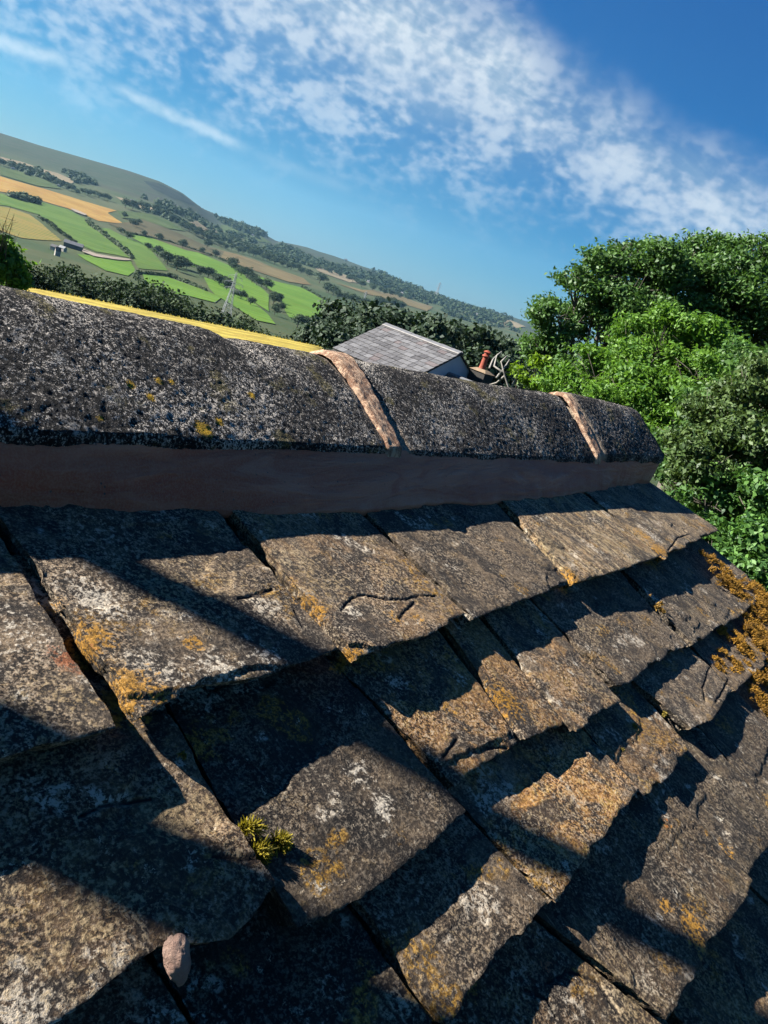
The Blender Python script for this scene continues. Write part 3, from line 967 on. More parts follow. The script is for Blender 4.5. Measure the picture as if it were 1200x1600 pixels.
# the lower rim laid on the slates: slate surface falls .24 per metre above its tail at about .215
o_s = -(rb - .215) * .24 + .004
bx = rpos(Yg, rb, o_s)
dx, dz = shift(Yg)
tx, tz = LIP[0] + dx - .008, LIP[1] + dz - .008
bulge = np.interp(U, [0, .12, .5, .85, 1], [0, .001, .004, .003, 0])
Xf = tx[:, None] + (bx[:, 0] - tx)[:, None] * U
Zf = tz[:, None] + (bx[:, 2] - tz)[:, None] * U
q = p3(Xf, Y, Zf)
d = bulge + fbm(q * np.array([14, 6, 14.]), 4, 3) * .0060 * np.sin(np.pi * np.clip(U, .05, 1)) + fbm(q * np.array([45, 9, 45.]), 3, 6) * .0022
rimw = np.clip((1 - U) / .06, 0, 1)
d = d * rimw ** .5
Xf, Zf = Xf + .80 * d, Zf + .60 * d
last = rpos(Yg, rb - .001, o_s - .014)
Vt = np.concatenate([p3(Xf, Y, Zf), last[:, None, :]], 1).reshape(-1, 3)
child("mortar_fillet", mesh_data("mortar_fillet", Vt, grid_faces(ny, nu + 1), M_MORTAR, True), deck)["label"] = "smooth brown mortar fillet along the foot of the ridge"


# ------------------------------------------------------------------ terrain
FH = unit(np.array([FWD[0], FWD[1], 0.0]))
RH = np.array([FH[1], -FH[0], 0.0])
CZ = CAM[2]


def azi(x, y):
    """bearing right of the view direction, and slope of the sight line, for a photograph point"""
    r = ray(x, y)
    return math.atan2(r @ RH, r @ FH), r[2] / math.hypot(r[0], r[1])


_ld = np.linspace(math.log(1.0), math.log(30000.0), 4000)
_pd = [0.1, 20, 45, 58, 75, 110, 150, 250, 350, 500, 700, 1000, 1500, 2200]
_pz = [-5, -5.3, -6.6, -7.6, -11, -18.5, -27, -42, -52, -60, -65, -68, -66, -52]
_tab = np.interp(np.exp(_ld), _pd, _pz)
_k = np.exp(-np.linspace(-2.5, 2.5, 61) ** 2)
_k /= _k.sum()
_tab = np.convolve(np.pad(_tab, 30, mode='edge'), _k, mode='valid')
SKYLINE = [(-120, 170), (0, 207), (60, 226), (130, 246), (200, 266), (250, 283), (285, 301), (312, 322), (345, 338), (400, 358), (432, 376), (480, 386), (540, 406), (600, 427), (660, 452), (720, 472), (780, 488), (830, 504), (900, 535)]
_sa, _st = np.array([azi(*p) for p in SKYLINE]).T
_ga = np.array([azi(x, y)[0] for x, y in ((0, 420), (60, 440), (300, 490), (500, 543), (560, 560), (640, 580))])
_gv = np.array([1.06, 1.0, .888, .768, .98, 1.6])
HOUSE_D = 40.0


def terr(a, d):
    a, d = np.broadcast_arrays(np.asarray(a, float), np.asarray(d, float))
    z = np.interp(np.log(np.maximum(d, 1.0)), _ld, _tab)
    g_ = np.interp(a, _ga, _gv)
    f = np.clip((130 - d) / 60, 0, 1) * np.clip((d - 12) / 25, 0, 1)
    z = z * (1 + (g_ - 1) * f)
    x, y = d * np.sin(a), d * np.cos(a)
    und = fbm(p3(x / 420, y / 420, 0), 3, 71) * 7.0 * np.clip((d - 250) / 700, 0, 1) * np.clip((4200 - d) / 2000, .3, 1)
    st = np.interp(a, _sa, _st)
    ds = np.interp(a, [_sa[0], _sa[7], _sa[8], _sa[12], _sa[-1]], [4300, 4300, 5200, 5600, 6200])
    w = np.clip((d - 1900) / (ds - 1900), 0, 1)
    z0 = np.interp(math.log(1900.0), _ld, _tab)
    zh = z0 + (ds * st - z0) * w ** 1.35 + fbm(p3(x / 900, y / 900, 3), 4, 17) * 26 * np.sin(np.pi * np.clip(w, 0, 1)) ** 1.2
    zh = zh - np.clip(d - ds, 0, 99999) * .06
    return np.where(d > 1900, zh, z) + und * np.where(d > 1900, np.clip(1 - w, 0, 1), 1)


def place(a, d, dz=0.0):
    p = CAM + (RH * math.sin(a) + FH * math.cos(a)) * d
    p[2] = CZ + float(terr(a, d)) + dz
    return p


_dm = np.exp(np.linspace(math.log(66.0), math.log(6500.0), 900))


def hit(x, y):
    """where the sight line of a photograph point first meets the land beyond the near field: bearing, distance"""
    a, t = azi(x, y)
    zz_ = terr(np.full_like(_dm, a), _dm)
    ok = np.nonzero(zz_ >= t * _dm)[0]
    return (a, float(_dm[ok[0]])) if len(ok) else (a, 4200.0)


def wp(a, d):
    p = CAM[None, :] + (RH[None, :] * np.sin(a)[..., None] + FH[None, :] * np.cos(a)[..., None]) * d[..., None]
    p[..., 2] = CZ + terr(a, d)
    return p


def land_material():
    m, t = material("pasture_and_moor")
    g0 = t.n('NewGeometry')
    co = g0.outputs['Position']
    z = t.n('SeparateXYZ', {0: co}).outputs[2]
    n1 = t.noise(co, 0.0032, 6.0, 0.6, 0.6)
    n2 = t.noise(co, 0.018, 6.0, 0.65)
    n3 = t.noise(co, 0.35, 5.0, 0.7)
    c = t.mix(t.ss(n1, 0.36, 0.6), (0.038, 0.066, 0.020), (0.082, 0.090, 0.036))
    c = t.mix(t.m('MULTIPLY', t.ss(n2, 0.5, 0.68), 0.6), c, (0.050, 0.085, 0.028))
    moor = t.mix(t.ss(n2, 0.35, 0.65), (0.026, 0.048, 0.024), (0.046, 0.056, 0.032))
    moor = t.mix(t.m('MULTIPLY', t.ss(n1, 0.5, 0.62), 0.7), moor, (0.035, 0.034, 0.027))
    c = t.mix(t.ss(t.m('ADD', z, t.m('MULTIPLY', n1, 60.0)), 20.0, 75.0), c, moor)
    c = t.mix(t.m('MULTIPLY', t.ss(n3, 0.45, 0.7), 0.25), c, (0.05, 0.06, 0.02))
    finish(t, c, 0.95, n3, 0.4, 0.3, 0.15)
    return m


M_LAND = land_material()
na = 520
aa = np.concatenate([np.linspace(-math.pi, -.95, 60)[:-1], np.linspace(-.95, .95, na), np.linspace(.95, math.pi, 60)[1:]])
dd = np.exp(np.linspace(math.log(1.5), math.log(9000.0), 380))
A, D = np.meshgrid(aa, dd, indexing='ij')
V_ = wp(A, D).reshape(-1, 3)
tag(obj("terrain", mesh_data("terrain", V_, grid_faces(len(aa), len(dd))[:, ::-1], M_LAND, True)), "valley floor and moorland hills", kind='structure')


def drape(name, pts, mat, label, lift=.35, near=False, world=None):
    """a field: an outline on the land, filled and laid over the ground"""
    ad = world if world is not None else [hit(*p) for p in pts]
    xy = [(d * math.sin(a), d * math.cos(a)) for a, d in ad]
    bm = bmesh.new()
    vs = [bm.verts.new((x, y, 0)) for x, y in xy]
    bm.faces.new(vs)
    bmesh.ops.triangulate(bm, faces=bm.faces[:])
    ext = max(np.ptp([p[0] for p in xy]), np.ptp([p[1] for p in xy]))
    for _ in range(5):
        lim = ext / 26
        ed = [e for e in bm.edges if e.calc_length() > lim]
        if not ed:
            break
        bmesh.ops.subdivide_edges(bm, edges=ed, cuts=1)
        bmesh.ops.triangulate(bm, faces=[f for f in bm.faces if len(f.verts) > 3])
    co = np.array([v.co[:] for v in bm.verts])
    # hand-cut, not ruler-straight, rims
    a_ = np.arctan2(co[:, 0], co[:, 1])
    d_ = np.hypot(co[:, 0], co[:, 1])
    if not near:
        rim = np.array([v.is_boundary for v in bm.verts])
        d_ = d_ + rim * fbm(p3(co[:, 0] / 40, co[:, 1] / 40, 0), 2, 5) * d_ * .006
    W = wp(a_, d_)
    W[:, 2] += lift + (0 if near else d_ * .0004)
    tris = np.array([[v.index for v in f.verts] for f in bm.faces])
    bm.free()
    me = mesh_data(name, W, tris, mat, True)
    if me.polygons and sum(p.normal.z for p in me.polygons) < 0:
        me.flip_normals()
    return tag(obj(name, me), label, kind='structure')


def crop(name, lo, hi, stripes=0.0, ang=0.0, fine=.05):
    m, t = material(name)
    co = t.n('NewGeometry').outputs['Position']
    n1 = t.noise(co, fine * .25, 5.0, 0.6, 0.4)
    n2 = t.noise(co, fine * 3, 6.0, 0.7)
    f = t.m('ADD', t.m('MULTIPLY', n1, 0.65), t.m('MULTIPLY', n2, 0.35))
    c = t.mix(t.ss(f, 0.40, 0.58), lo, hi)
    c = t.mix(t.m('MULTIPLY', t.ss(t.noise(t.vm('MULTIPLY', co, (1.0, 0.25, 1.0)), fine * .9, 4.0, 0.6, 0.5), 0.50, 0.60), 0.35), c, (lo[0] * 1.25, lo[1] * .8, lo[2]))
    mp0 = t.n('Mapping', {'Vector': co, 'Rotation': (0, 0, ang + .9)}).outputs[0]
    w0 = t.n('TexWave', {'Vector': mp0, 'Scale': .011 * (fine / .05) ** .5, 'Distortion': 3.0, 'Detail': 3.0}).outputs[1]
    c = t.mix(t.m('MULTIPLY', t.ss(w0, 0.3, 0.8), 0.30), c, tuple(v * .72 for v in lo))
    if stripes:
        mp = t.n('Mapping', {'Vector': co, 'Rotation': (0, 0, ang)}).outputs[0]
        w = t.n('TexWave', {'Vector': mp, 'Scale': stripes, 'Distortion': 1.5, 'Detail': 2.0}).outputs[1]
        c = t.mix(t.m('MULTIPLY', t.ss(w, 0.25, 0.7), 0.8), c, (hi[0] * 1.5, hi[1] * 1.25, hi[2] * 1.3))
    finish(t, c, 0.95, n2, 0.3, 0.2, 0.1)
    return m


C_GREEN = crop("lush_grass", (0.0878, 0.1867, 0.0160), (0.1281, 0.2341, 0.0265))
C_GREEN2 = crop("mown_grass", (0.0730, 0.1459, 0.0215), (0.1151, 0.1881, 0.0322))
C_OLIVE = crop("rough_grass", (0.0510, 0.0863, 0.0210), (0.0863, 0.1162, 0.0338))
C_GOLD = crop("ripe_wheat", (0.3179, 0.1870, 0.0420), (0.4208, 0.2618, 0.0655))
C_STRIPE = crop("cut_hay_rows", (0.0900, 0.1485, 0.0270), (0.2070, 0.1710, 0.0450), .016, math.radians(28))
C_TAN = crop("dry_grass", (0.1320, 0.1040, 0.0440), (0.1880, 0.1480, 0.0640))
C_BROWN = crop("brown_pasture", (0.0750, 0.0690, 0.0315), (0.1125, 0.0975, 0.0435))
C_BLUFF_SHADE = crop("painted_bluff_shade", (0.012, 0.022, 0.022), (0.030, 0.042, 0.036))  # dark colour painting the shade of the hill's steep face
C_PALE = crop("bleached_grass", (0.1955, 0.1615, 0.0935), (0.2805, 0.2295, 0.1403))

FIELDS = [
    ([(224, 283), (248, 287), (270, 297), (288, 307), (306, 321), (296, 320), (270, 311), (240, 297)], C_BLUFF_SHADE, "painted shade on the steep end of the hill"),
    ([(-40, 264), (0, 276), (52, 291), (112, 309), (182, 330), (168, 334), (192, 350), (154, 346), (105, 326), (52, 310), (0, 300), (-40, 290)], C_GOLD, "ripe golden wheat field in a long strip"),
    ([(-40, 295), (0, 303), (48, 313), (105, 328), (133, 342), (170, 372), (196, 398), (204, 404), (150, 394), (110, 378), (88, 354), (60, 336), (10, 322), (-40, 315)], C_GREEN2, "green meadow below the golden wheat strip"),
    ([(-30, 318), (16, 326), (46, 336), (62, 348), (80, 364), (96, 377), (30, 372), (-30, 350)], C_STRIPE, "cut hay field striped yellow and green"),
    ([(150, 356), (170, 358), (196, 371), (232, 387), (246, 404), (262, 424), (216, 420), (206, 402), (182, 380)], C_GREEN2, "green pasture right of the dark straight hedge"),
    ([(120, 398), (160, 402), (204, 408), (212, 424), (200, 432), (165, 424), (134, 408)], C_GREEN, "bright green paddock beside the farmyard track"),
    ([(200, 366), (245, 374), (310, 396), (370, 420), (420, 462), (420, 488), (392, 468), (352, 438), (310, 420), (266, 408), (232, 388)], C_GREEN, "bright green pasture between two rows of hedgerow trees"),
    ([(222, 428), (262, 434), (320, 455), (346, 466), (336, 474), (292, 463), (244, 456), (226, 440)], C_GREEN, "lowest bright green pasture above the near woods"),
    ([(402, 432), (436, 442), (470, 450), (545, 490), (541, 497), (496, 503), (452, 497), (441, 474), (420, 452)], C_GREEN, "bright green pasture left of the conifer wood"),
    ([(318, 434), (346, 442), (392, 470), (418, 492), (430, 508), (400, 502), (366, 480), (336, 462)], C_GREEN, "narrow bright green strip behind the pylon"),
    ([(336, 390), (370, 398), (405, 410), (475, 436), (486, 446), (450, 441), (388, 421), (342, 402)], C_TAN, "dry tan strip above the bright green pasture"),
    ([(168, 350), (222, 344), (266, 360), (315, 382), (350, 394), (345, 404), (290, 392), (240, 374), (200, 364)], C_BROWN, "brownish rough pasture below the hedgerow oaks"),
    ([(524, 443), (566, 454), (616, 460), (676, 480), (668, 487), (616, 472), (572, 460)], C_TAN, "dry tan field in front of the far village"),
    ([(482, 414), (524, 424), (566, 442), (546, 442), (496, 424)], C_PALE, "bleached narrow field among the far woods"),
    ([(0, 246), (40, 256), (90, 272), (118, 284), (112, 288), (80, 278), (30, 262), (0, 254)], C_PALE, "bleached strip of grass at the foot of the moor"),
    ([(0, 262), (36, 270), (70, 282), (96, 296), (60, 292), (20, 280), (0, 274)], C_OLIVE, "olive field between the village trees and the wheat"),
    ([(182, 330), (226, 334), (262, 346), (290, 362), (262, 358), (222, 344), (190, 342)], C_OLIVE, "olive field beside the tip of the wheat strip"),
    ([(345, 352), (400, 366), (424, 380), (390, 376), (350, 364)], C_OLIVE, "small olive field under the skyline plantation"),
    ([(296, 348), (326, 352), (352, 368), (330, 372), (304, 360)], C_PALE, "pale field scattered with trees"),
    ([(180, 308), (215, 318), (250, 330), (232, 331), (196, 320)], C_PALE, "pale field below the steep end of the hill"),
    ([(430, 395), (470, 402), (500, 414), (478, 412), (440, 404)], C_OLIVE, "far olive field below the skyline"),
    ([(590, 430), (640, 446), (690, 466), (676, 466), (620, 448)], C_PALE, "far bleached hillside field near the skyline"),
    ([(750, 490), (790, 497), (822, 512), (800, 514), (770, 502)], C_PALE, "farthest pale hillside field behind the trees"),
]
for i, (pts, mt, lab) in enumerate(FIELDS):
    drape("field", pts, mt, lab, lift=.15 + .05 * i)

# the ripe barley just over the ridge, rising to a crest and dropping out of sight
C_BARLEY = crop("ripe_barley", (0.31, 0.245, 0.050), (0.52, 0.415, 0.085), fine=3.0)
edge = [(-700, 220), (-300, 345), (-80, 408), (60, 440), (300, 492), (500, 543), (556, 560)]
near_e = [(azi(x, y)[0], d) for (x, y), d in zip(edge, (70, 68, 66, 65, 65, 65, 63))]
bw = [(a, d) for a, d in near_e] + [(a, 24.0) for a, d in near_e[::-1]]
drape("barley_field", None, C_BARLEY, "yellow ripe barley field just behind the ridge", lift=.25, near=True, world=bw)
M_STRAW = leafy("barley_stalks", (0.36, 0.30, 0.04), (0.55, 0.45, 0.08), .3, .7)
n = 6000
a = rng.uniform(near_e[0][0], near_e[-1][0], n)
d = 66.0 - 8 * rng.random(n)
b0 = wp(a, d)
hgt = .16 + .22 * rng.random(n)
ln = rng.normal(0, .12, (n, 2))
w = .012 + .012 * rng.random(n)
tip = b0 + np.stack([ln[:, 0], ln[:, 1], hgt], -1)
sd3 = np.stack([RH[0] * w, RH[1] * w, 0 * w], -1)
Vb = np.stack([b0 - sd3, b0 + sd3, tip + sd3 * 1.6, tip - sd3 * 1.6], 1).reshape(-1, 3)
tag(obj("barley", mesh_data("barley", Vb, np.arange(4 * n).reshape(n, 4), M_STRAW)), "standing ears of yellow barley over the crest of the field", "barley", kind='stuff')


# ------------------------------------------------------------------ foliage
def leaves(c, outward, size, g, upb=.5, rnd=.8, asp=.55):
    """a folded leaf-shaped quad at every point c"""
    n = len(c)
    nn = outward + np.array([0, 0, upb]) + g.normal(0, rnd, (n, 3))
    nn /= np.linalg.norm(nn, axis=1)[:, None] + 1e-9
    a = np.cross(nn, g.normal(0, 1, (n, 3)))
    a /= np.linalg.norm(a, axis=1)[:, None] + 1e-9
    b = np.cross(nn, a)
    s = (size * (.65 + .7 * g.random(n)))[:, None]
    v = np.stack([c - a * s * .5, c + b * s * asp * .5 + nn * s * .10, c + a * s * .55, c - b * s * asp * .5 + nn * s * .10], 1)
    return v.reshape(-1, 3), np.arange(4 * n).reshape(n, 4)


def crown_points(lobes, nclump, g, shell=.42, gap=.0, gs=1.0):
    lobes = np.asarray(lobes, float)
    vol = lobes[:, 3] * lobes[:, 4] * lobes[:, 5]
    pick = g.choice(len(lobes), nclump * 2, p=vol ** .8 / (vol ** .8).sum())
    u = g.normal(0, 1, (nclump * 2, 3))
    u /= np.linalg.norm(u, axis=1)[:, None]
    rad = g.random(nclump * 2) ** shell * (.82 + .36 * g.random(nclump * 2))
    p = lobes[pick, :3] + u * lobes[pick, 3:6] * rad[:, None]
    p = p + vol[pick][:, None] ** .333 * .16 * np.stack([fbm(p * gs * 1.7, 2, 61 + k) for k in range(3)], -1)
    keep = fbm(p * gs, 3, 91) > gap - .28
    p, u, pick = p[keep][:nclump], u[keep][:nclump], pick[keep][:nclump]
    return p, u, pick


def clumps(p, u, per, spread, size, g, flat=.6, **kw):
    c = np.repeat(p, per, 0) + g.normal(0, 1, (len(p) * per, 3)) * np.array([spread, spread, spread * flat])
    return leaves(c, np.repeat(u, per, 0) * .8, size, g, **kw)


def limbs(base, lobes, g, r0, n_twig=5, side=6):
    """trunk and boughs from the base to every lobe, twigs inside the lobes"""
    mb = MB()
    lobes = np.asarray(lobes, float)
    base = np.asarray(base, float)
    fork = np.array([lobes[:, 0].mean() * .5 + base[0] * .5, lobes[:, 1].mean() * .5 + base[1] * .5, base[2] + (lobes[:, 2].min() - base[2]) * .75])
    mb.tube([base - (0, 0, .3), base * .5 + fork * .5 + g.normal(0, r0 * .4, 3) * (1, 1, 0), fork], [r0 * 1.25, r0, r0 * .85], side + 2)
    for lb in lobes:
        c = lb[:3]
        mid = fork * .5 + c * .5 + g.normal(0, .08, 3) * lb[3] + np.array([0, 0, -.1 * lb[5]])
        r1 = r0 * .38
        mb.tube([fork, mid, c], [r1, r1 * .7, r1 * .35], side)
        for k in range(n_twig):
            u = g.normal(0, 1, 3)
            u[2] = abs(u[2]) * .6
            u /= np.linalg.norm(u)
            e = c + u * lb[3:6] * g.uniform(.7, 1.0)
            s0 = mid * .4 + c * .6 if k % 2 else c
            mb.tube([s0, s0 * .5 + e * .5 + g.normal(0, .05, 3) * lb[3], e], [r1 * .30, r1 * .18, r1 * .06], 4)
    return mb


M_BARK = rock_material("bark", (0.10, 0.085, 0.065), (0.22, 0.19, 0.15), (0.30, 0.27, 0.22), 6.0)
L_DARK = leafy("oak_leaves", (0.0204, 0.0591, 0.0136), (0.0932, 0.1818, 0.0363), .3)
L_ASH = leafy("ash_leaves", (0.0355, 0.1056, 0.0133), (0.1389, 0.2610, 0.0311), .4)
L_OLIVE = leafy("bronze_leaves", (0.020, 0.046, 0.012), (0.088, 0.135, 0.034), .22)
L_SYC = leafy("sycamore_leaves", (0.0184, 0.0598, 0.0138), (0.1035, 0.2127, 0.0414), .3)
L_LIME = leafy("lime_leaves", (0.0750, 0.1500, 0.0090), (0.1950, 0.3000, 0.0225), .45)
L_FAR = leafy("far_leaves", (0.0110, 0.0257, 0.0073), (0.0318, 0.0563, 0.0159), .15, .8)
L_HEDGE = leafy("hedge_leaves", (0.0156, 0.0312, 0.0084), (0.0420, 0.0660, 0.0180), .15, .8)
L_PINE = leafy("pine_needles", (0.0077, 0.0224, 0.0098), (0.0294, 0.0525, 0.0182), .12, .7)


def lobes_px(spec, squash=.85):
    """crown lobes from (x, y, radius px, distance m)"""
    out = []
    for x, y, r, d in spec:
        rr = ray(x, y)
        k = d / math.hypot(rr[0], rr[1])
        p = CAM + rr * k
        R_ = r / FPX * d * 1.05
        out.append((p[0], p[1], p[2], R_, R_, R_ * squash))
    return out


def hero_tree(name, spec, leafmat, label, nclump, per, spread, size, seed, r0, cat="tree", gap=0., gs=1.0, shell=.42, rnd=.8, upb=.5, asp=.55, twigs=14, group=None, nsub=13):
    g = np.random.default_rng(seed)
    L = lobes_px(spec)
    la = np.array(L)
    bx, by = la[:, 0].mean(), la[:, 1].mean()
    rel = np.array([bx, by, 0]) - CAM
    a, d = math.atan2(rel @ RH, rel @ FH), math.hypot(rel[0], rel[1])
    base = place(a, d)
    root = empty(name, base)
    sub = []
    for lb in L:
        for _ in range(nsub):
            w3 = g.normal(0, 1, 3)
            w3 /= np.linalg.norm(w3)
            k3 = g.uniform(.24, .44)
            sub.append((lb[0] + w3[0] * lb[3] * g.uniform(.5, .98), lb[1] + w3[1] * lb[4] * g.uniform(.5, .98), lb[2] + w3[2] * lb[5] * g.uniform(.5, .98), lb[3] * k3, lb[4] * k3, lb[5] * k3 * .7))
    p, u, pk = crown_points(sub, nclump, g, shell, gap, gs)
    v, f = clumps(p, u, per, spread, size, g, rnd=rnd, upb=upb, asp=asp)
    child("crown", mesh_data("crown", v, f, leafmat), root)
    child("trunk", limbs(base, L, g, r0, twigs).data("trunk", M_BARK, True), root)
    return tag(root, label, cat, group)

# ------------------------------------------------------------------ near trees right of the gable
hero_tree("oak_tree", [(1000, 455, 78, 24), (930, 470, 52, 24), (872, 497, 44, 23), (848, 545, 30, 23), (940, 540, 60, 24), (1035, 520, 60, 24), (965, 400, 24, 24), (1032, 392, 26, 24.5), (900, 435, 26, 23.5), (905, 570, 45, 23), (985, 500, 70, 25), (1060, 470, 50, 25), (880, 540, 34, 23), (1060, 560, 60, 25), (1055, 425, 45, 25), (1000, 410, 30, 24.5)],
          L_DARK, "tall dark green tree left of the other trees, ragged against the sky", 5600, 13, .13, .12, 2, .22, gap=.08, gs=.9, shell=.5)
hero_tree("oak_tree", [(1105, 450, 78, 26), (1190, 455, 84, 26), (1085, 395, 28, 26), (1132, 392, 26, 26), (1182, 396, 30, 26), (1260, 450, 90, 26), (1150, 530, 80, 26), (1250, 560, 90, 26)],
          L_DARK, "dark green tree filling the top right behind the bright green foliage", 5000, 13, .14, .125, 3, .25, gap=.04, gs=.9, shell=.5)
hero_tree("ash_tree", [(1000, 560, 62, 15), (930, 590, 50, 14.5), (1075, 545, 56, 15), (880, 605, 30, 14), (1050, 610, 60, 14.5), (985, 630, 55, 14), (1128, 560, 46, 15.5), (1110, 620, 50, 14.5), (1040, 510, 28, 15), (985, 515, 24, 15), (1070, 665, 45, 13.5), (1010, 680, 50, 13.5), (1090, 600, 50, 14), (940, 640, 50, 13.5), (1150, 620, 50, 15)],
          L_ASH, "bright green ash tree behind the broken end of the ridge", 5200, 14, .085, .085, 4, .10, gap=.08, gs=1.6, shell=.5, asp=.42)
hero_tree("whitebeam_tree", [(1180, 610, 52, 9), (1128, 665, 58, 9), (1200, 690, 80, 9), (1098, 715, 40, 8.6), (1260, 640, 80, 9), (1250, 740, 80, 9), (1150, 745, 60, 9), (1075, 760, 40, 8.8), (1110, 640, 36, 9.2), (1070, 700, 30, 9)],
          L_OLIVE, "bronze-green tree with dull leaves at the right edge above the gable", 3600, 14, .05, .055, 5, .09, gap=.05, gs=2.4, shell=.45)
hero_tree("sycamore_tree", [(1170, 830, 70, 8.5), (1105, 790, 45, 8.5), (1235, 800, 80, 8.5), (1140, 900, 70, 8), (1230, 900, 90, 8), (1080, 850, 50, 8.5), (1200, 980, 90, 8), (1110, 970, 80, 8)],
          L_SYC, "mid green tree low beside the gable, under the bronze one", 3800, 14, .05, .062, 6, .10, gap=.08, gs=2.2, shell=.45)
hero_tree("holly_tree", [(1090, 740, 60, 11.5), (1130, 700, 70, 12), (1062, 690, 40, 12), (1185, 760, 80, 11.5), (1100, 830, 70, 11), (1190, 880, 80, 11), (1150, 640, 60, 12.5), (1230, 600, 80, 12.5)],
          L_DARK, "darkest green tree in the shade between the bronze tree and the ash", 3000, 12, .075, .075, 12, .10, gap=-.1, gs=2.0, shell=.45)
hero_tree("lime_bush", [(826, 592, 14, 17), (808, 578, 7, 17), (842, 566, 11, 17), (852, 612, 20, 17), (866, 588, 16, 17)],
          L_LIME, "small lime green bush beside the pale dead branches", 170, 12, .08, .10, 7, .03, cat="bush", gap=.0, gs=1.5)
hero_tree("elder_shrub", [(6, 396, 24, 9), (-30, 385, 40, 9), (26, 414, 15, 9), (-20, 435, 45, 9), (16, 434, 24, 9), (-60, 420, 55, 9)],
          L_ASH, "green leafy shrub at the left edge above the ridge", 480, 12, .045, .060, 8, .04, cat="shrub", gap=.02, gs=3.5)
# dry stems standing out of the shrub
g = np.random.default_rng(9)
mb = MB()
b0 = np.array(lobes_px([(-5, 430, 5, 8.9)])[0][:3])
for k in range(16):
    e = np.array(lobes_px([(g.uniform(-30, 30), g.uniform(318, 372), 4, 8.9 + g.normal(0, .2))])[0][:3])
    mb.tube([b0 + g.normal(0, .05, 3), b0 * .5 + e * .5 + g.normal(0, .03, 3), e], [.006, .004, .0015], 4)
    for j in range(3):
        s_ = b0 + (e - b0) * g.uniform(.6, .95)
        mb.tube([s_, s_ + g.normal(0, .05, 3) + (0, 0, .05)], [.002, .001], 3)
M_DRY = plain("dry_stems", (0.17, 0.12, 0.08), .9)
tag(obj("dry_stems", mb.data("dry_stems", M_DRY)), "bundle of dry brown stems poking out of the green shrub", "stems", kind='stuff')

# pale dead limbs
M_DEAD = plain("bleached_wood", (0.36, 0.33, 0.29), .85, .2, 8.0)
dead = [[(800, 640), (797, 612), (788, 585), (783, 566)], [(797, 612), (806, 590), (813, 572)], [(786, 582), (772, 572), (776, 556), (784, 549)], [(788, 588), (776, 598), (764, 601)], [(783, 566), (792, 556)], [(776, 590), (790, 572), (796, 562)], [(765, 575), (770, 562), (778, 553)]]
db = np.array(lobes_px([(800, 640, 5, 26)])[0][:3])
rel = db - CAM
base = place(math.atan2(rel @ RH, rel @ FH), 26.0)
droot = empty("dead_tree", base)
mb = MB()
mb.tube([base, db], [.16, .10], 8)
child("trunk", mb.data("trunk", M_DEAD, True), droot)
for i, pl in enumerate(dead):
    pts = [np.array(lobes_px([(x, y, 5, 26 + .15 * i * j)])[0][:3]) for j, (x, y) in enumerate(pl)]
    child("limb", MB().tube(pts, np.linspace(.06 if i == 0 else .04, .015, len(pts)), 6).data("limb", M_DEAD, True), droot)
tag(droot, "bleached dead tree with bare forked limbs beside the chimney", "tree")


# ------------------------------------------------------------------ the neighbour's house
M_NSLATE = None
def nslate():
    m, t = material("grey_stone_slate")
    co = t.n('NewGeometry').outputs['Position']
    r = t.n('ObjectInfo').outputs['Random']
    n1 = t.noise(co, 9.0, 6.0, 0.7)
    c = t.mix(r, (0.065, 0.062, 0.067), (0.175, 0.170, 0.176))
    c = t.mix(t.m('MULTIPLY', t.ss(t.m('FRACT', t.m('MULTIPLY', r, 7.31)), 0.9, 0.95), .6), c, (0.13, 0.085, 0.08))
    c = t.mix(t.ss(n1, 0.45, 0.75, 0, .6), c, (0.28, 0.27, 0.26))
    finish(t, c, 0.75, n1, 0.5, 0.02, 0.4)
    return m
M_NSLATE = nslate()
M_PALE = plain("pale_ridge_mortar", (0.34, 0.32, 0.30), .85, .2, 4.0)
M_RENDER = plain("white_render", (0.62, 0.66, 0.72), .8, .08, 1.0)
M_BRICK = plain("dark_stone", (0.045, 0.040, 0.036), .9, .3, 5.0)  # even dark stone for the stack and the deck under the slates
M_FLAUN = plain("weathered_capping", (0.30, 0.21, 0.13), .9, .25, 6.0)
M_CLAY = plain("red_clay", (0.38, 0.085, 0.045), .7, .2, 8.0)
M_LEAD = plain("grey_capping", (0.17, 0.17, 0.18), .6, .15, 4.0)

ZR = CZ - 1.95


def at_z(x, y, z):
    r = ray(x, y)
    return CAM + r * ((z - CZ) / r[2])


RL, RRt = at_z(603, 506, ZR), at_z(722, 551.5, ZR)
ru = unit(RRt - RL)
LEN = float(np.linalg.norm(RRt - RL))
pf = np.cross(ru, (0, 0, 1))
pf = unit(pf)
if pf @ (CAM - RL) < 0:
    pf = -pf
PITCH = math.radians(31)
dn = pf * math.cos(PITCH) + np.array([0, 0, -math.sin(PITCH)])
nr = pf * math.sin(PITCH) + np.array([0, 0, math.cos(PITCH)])
dn2 = -pf * math.cos(PITCH) + np.array([0, 0, -math.sin(PITCH)])
nr2 = -pf * math.sin(PITCH) + np.array([0, 0, math.cos(PITCH)])
SLP = 4.1
hb = (RL + RRt) / 2
rel = hb - CAM
hz = place(math.atan2(rel @ RH, rel @ FH), math.hypot(rel[0], rel[1]))[2]
nh = empty("neighbour_house", (hb[0], hb[1], hz))
tag(nh, "neighbouring house with grey slate roof, white gable and red chimney pot", "house")
WID = SLP * math.cos(PITCH) - .15
eave = ZR - WID * math.tan(PITCH) - .12
wallm = MB()
e0, e1 = RL + ru * .12, RRt - ru * .12
f0 = [e0 + pf * WID, e1 + pf * WID, e1 - pf * WID, e0 - pf * WID]
wallm.hexa([(p[0], p[1], hz - .5) for p in f0] + [(p[0], p[1], eave) for p in f0])
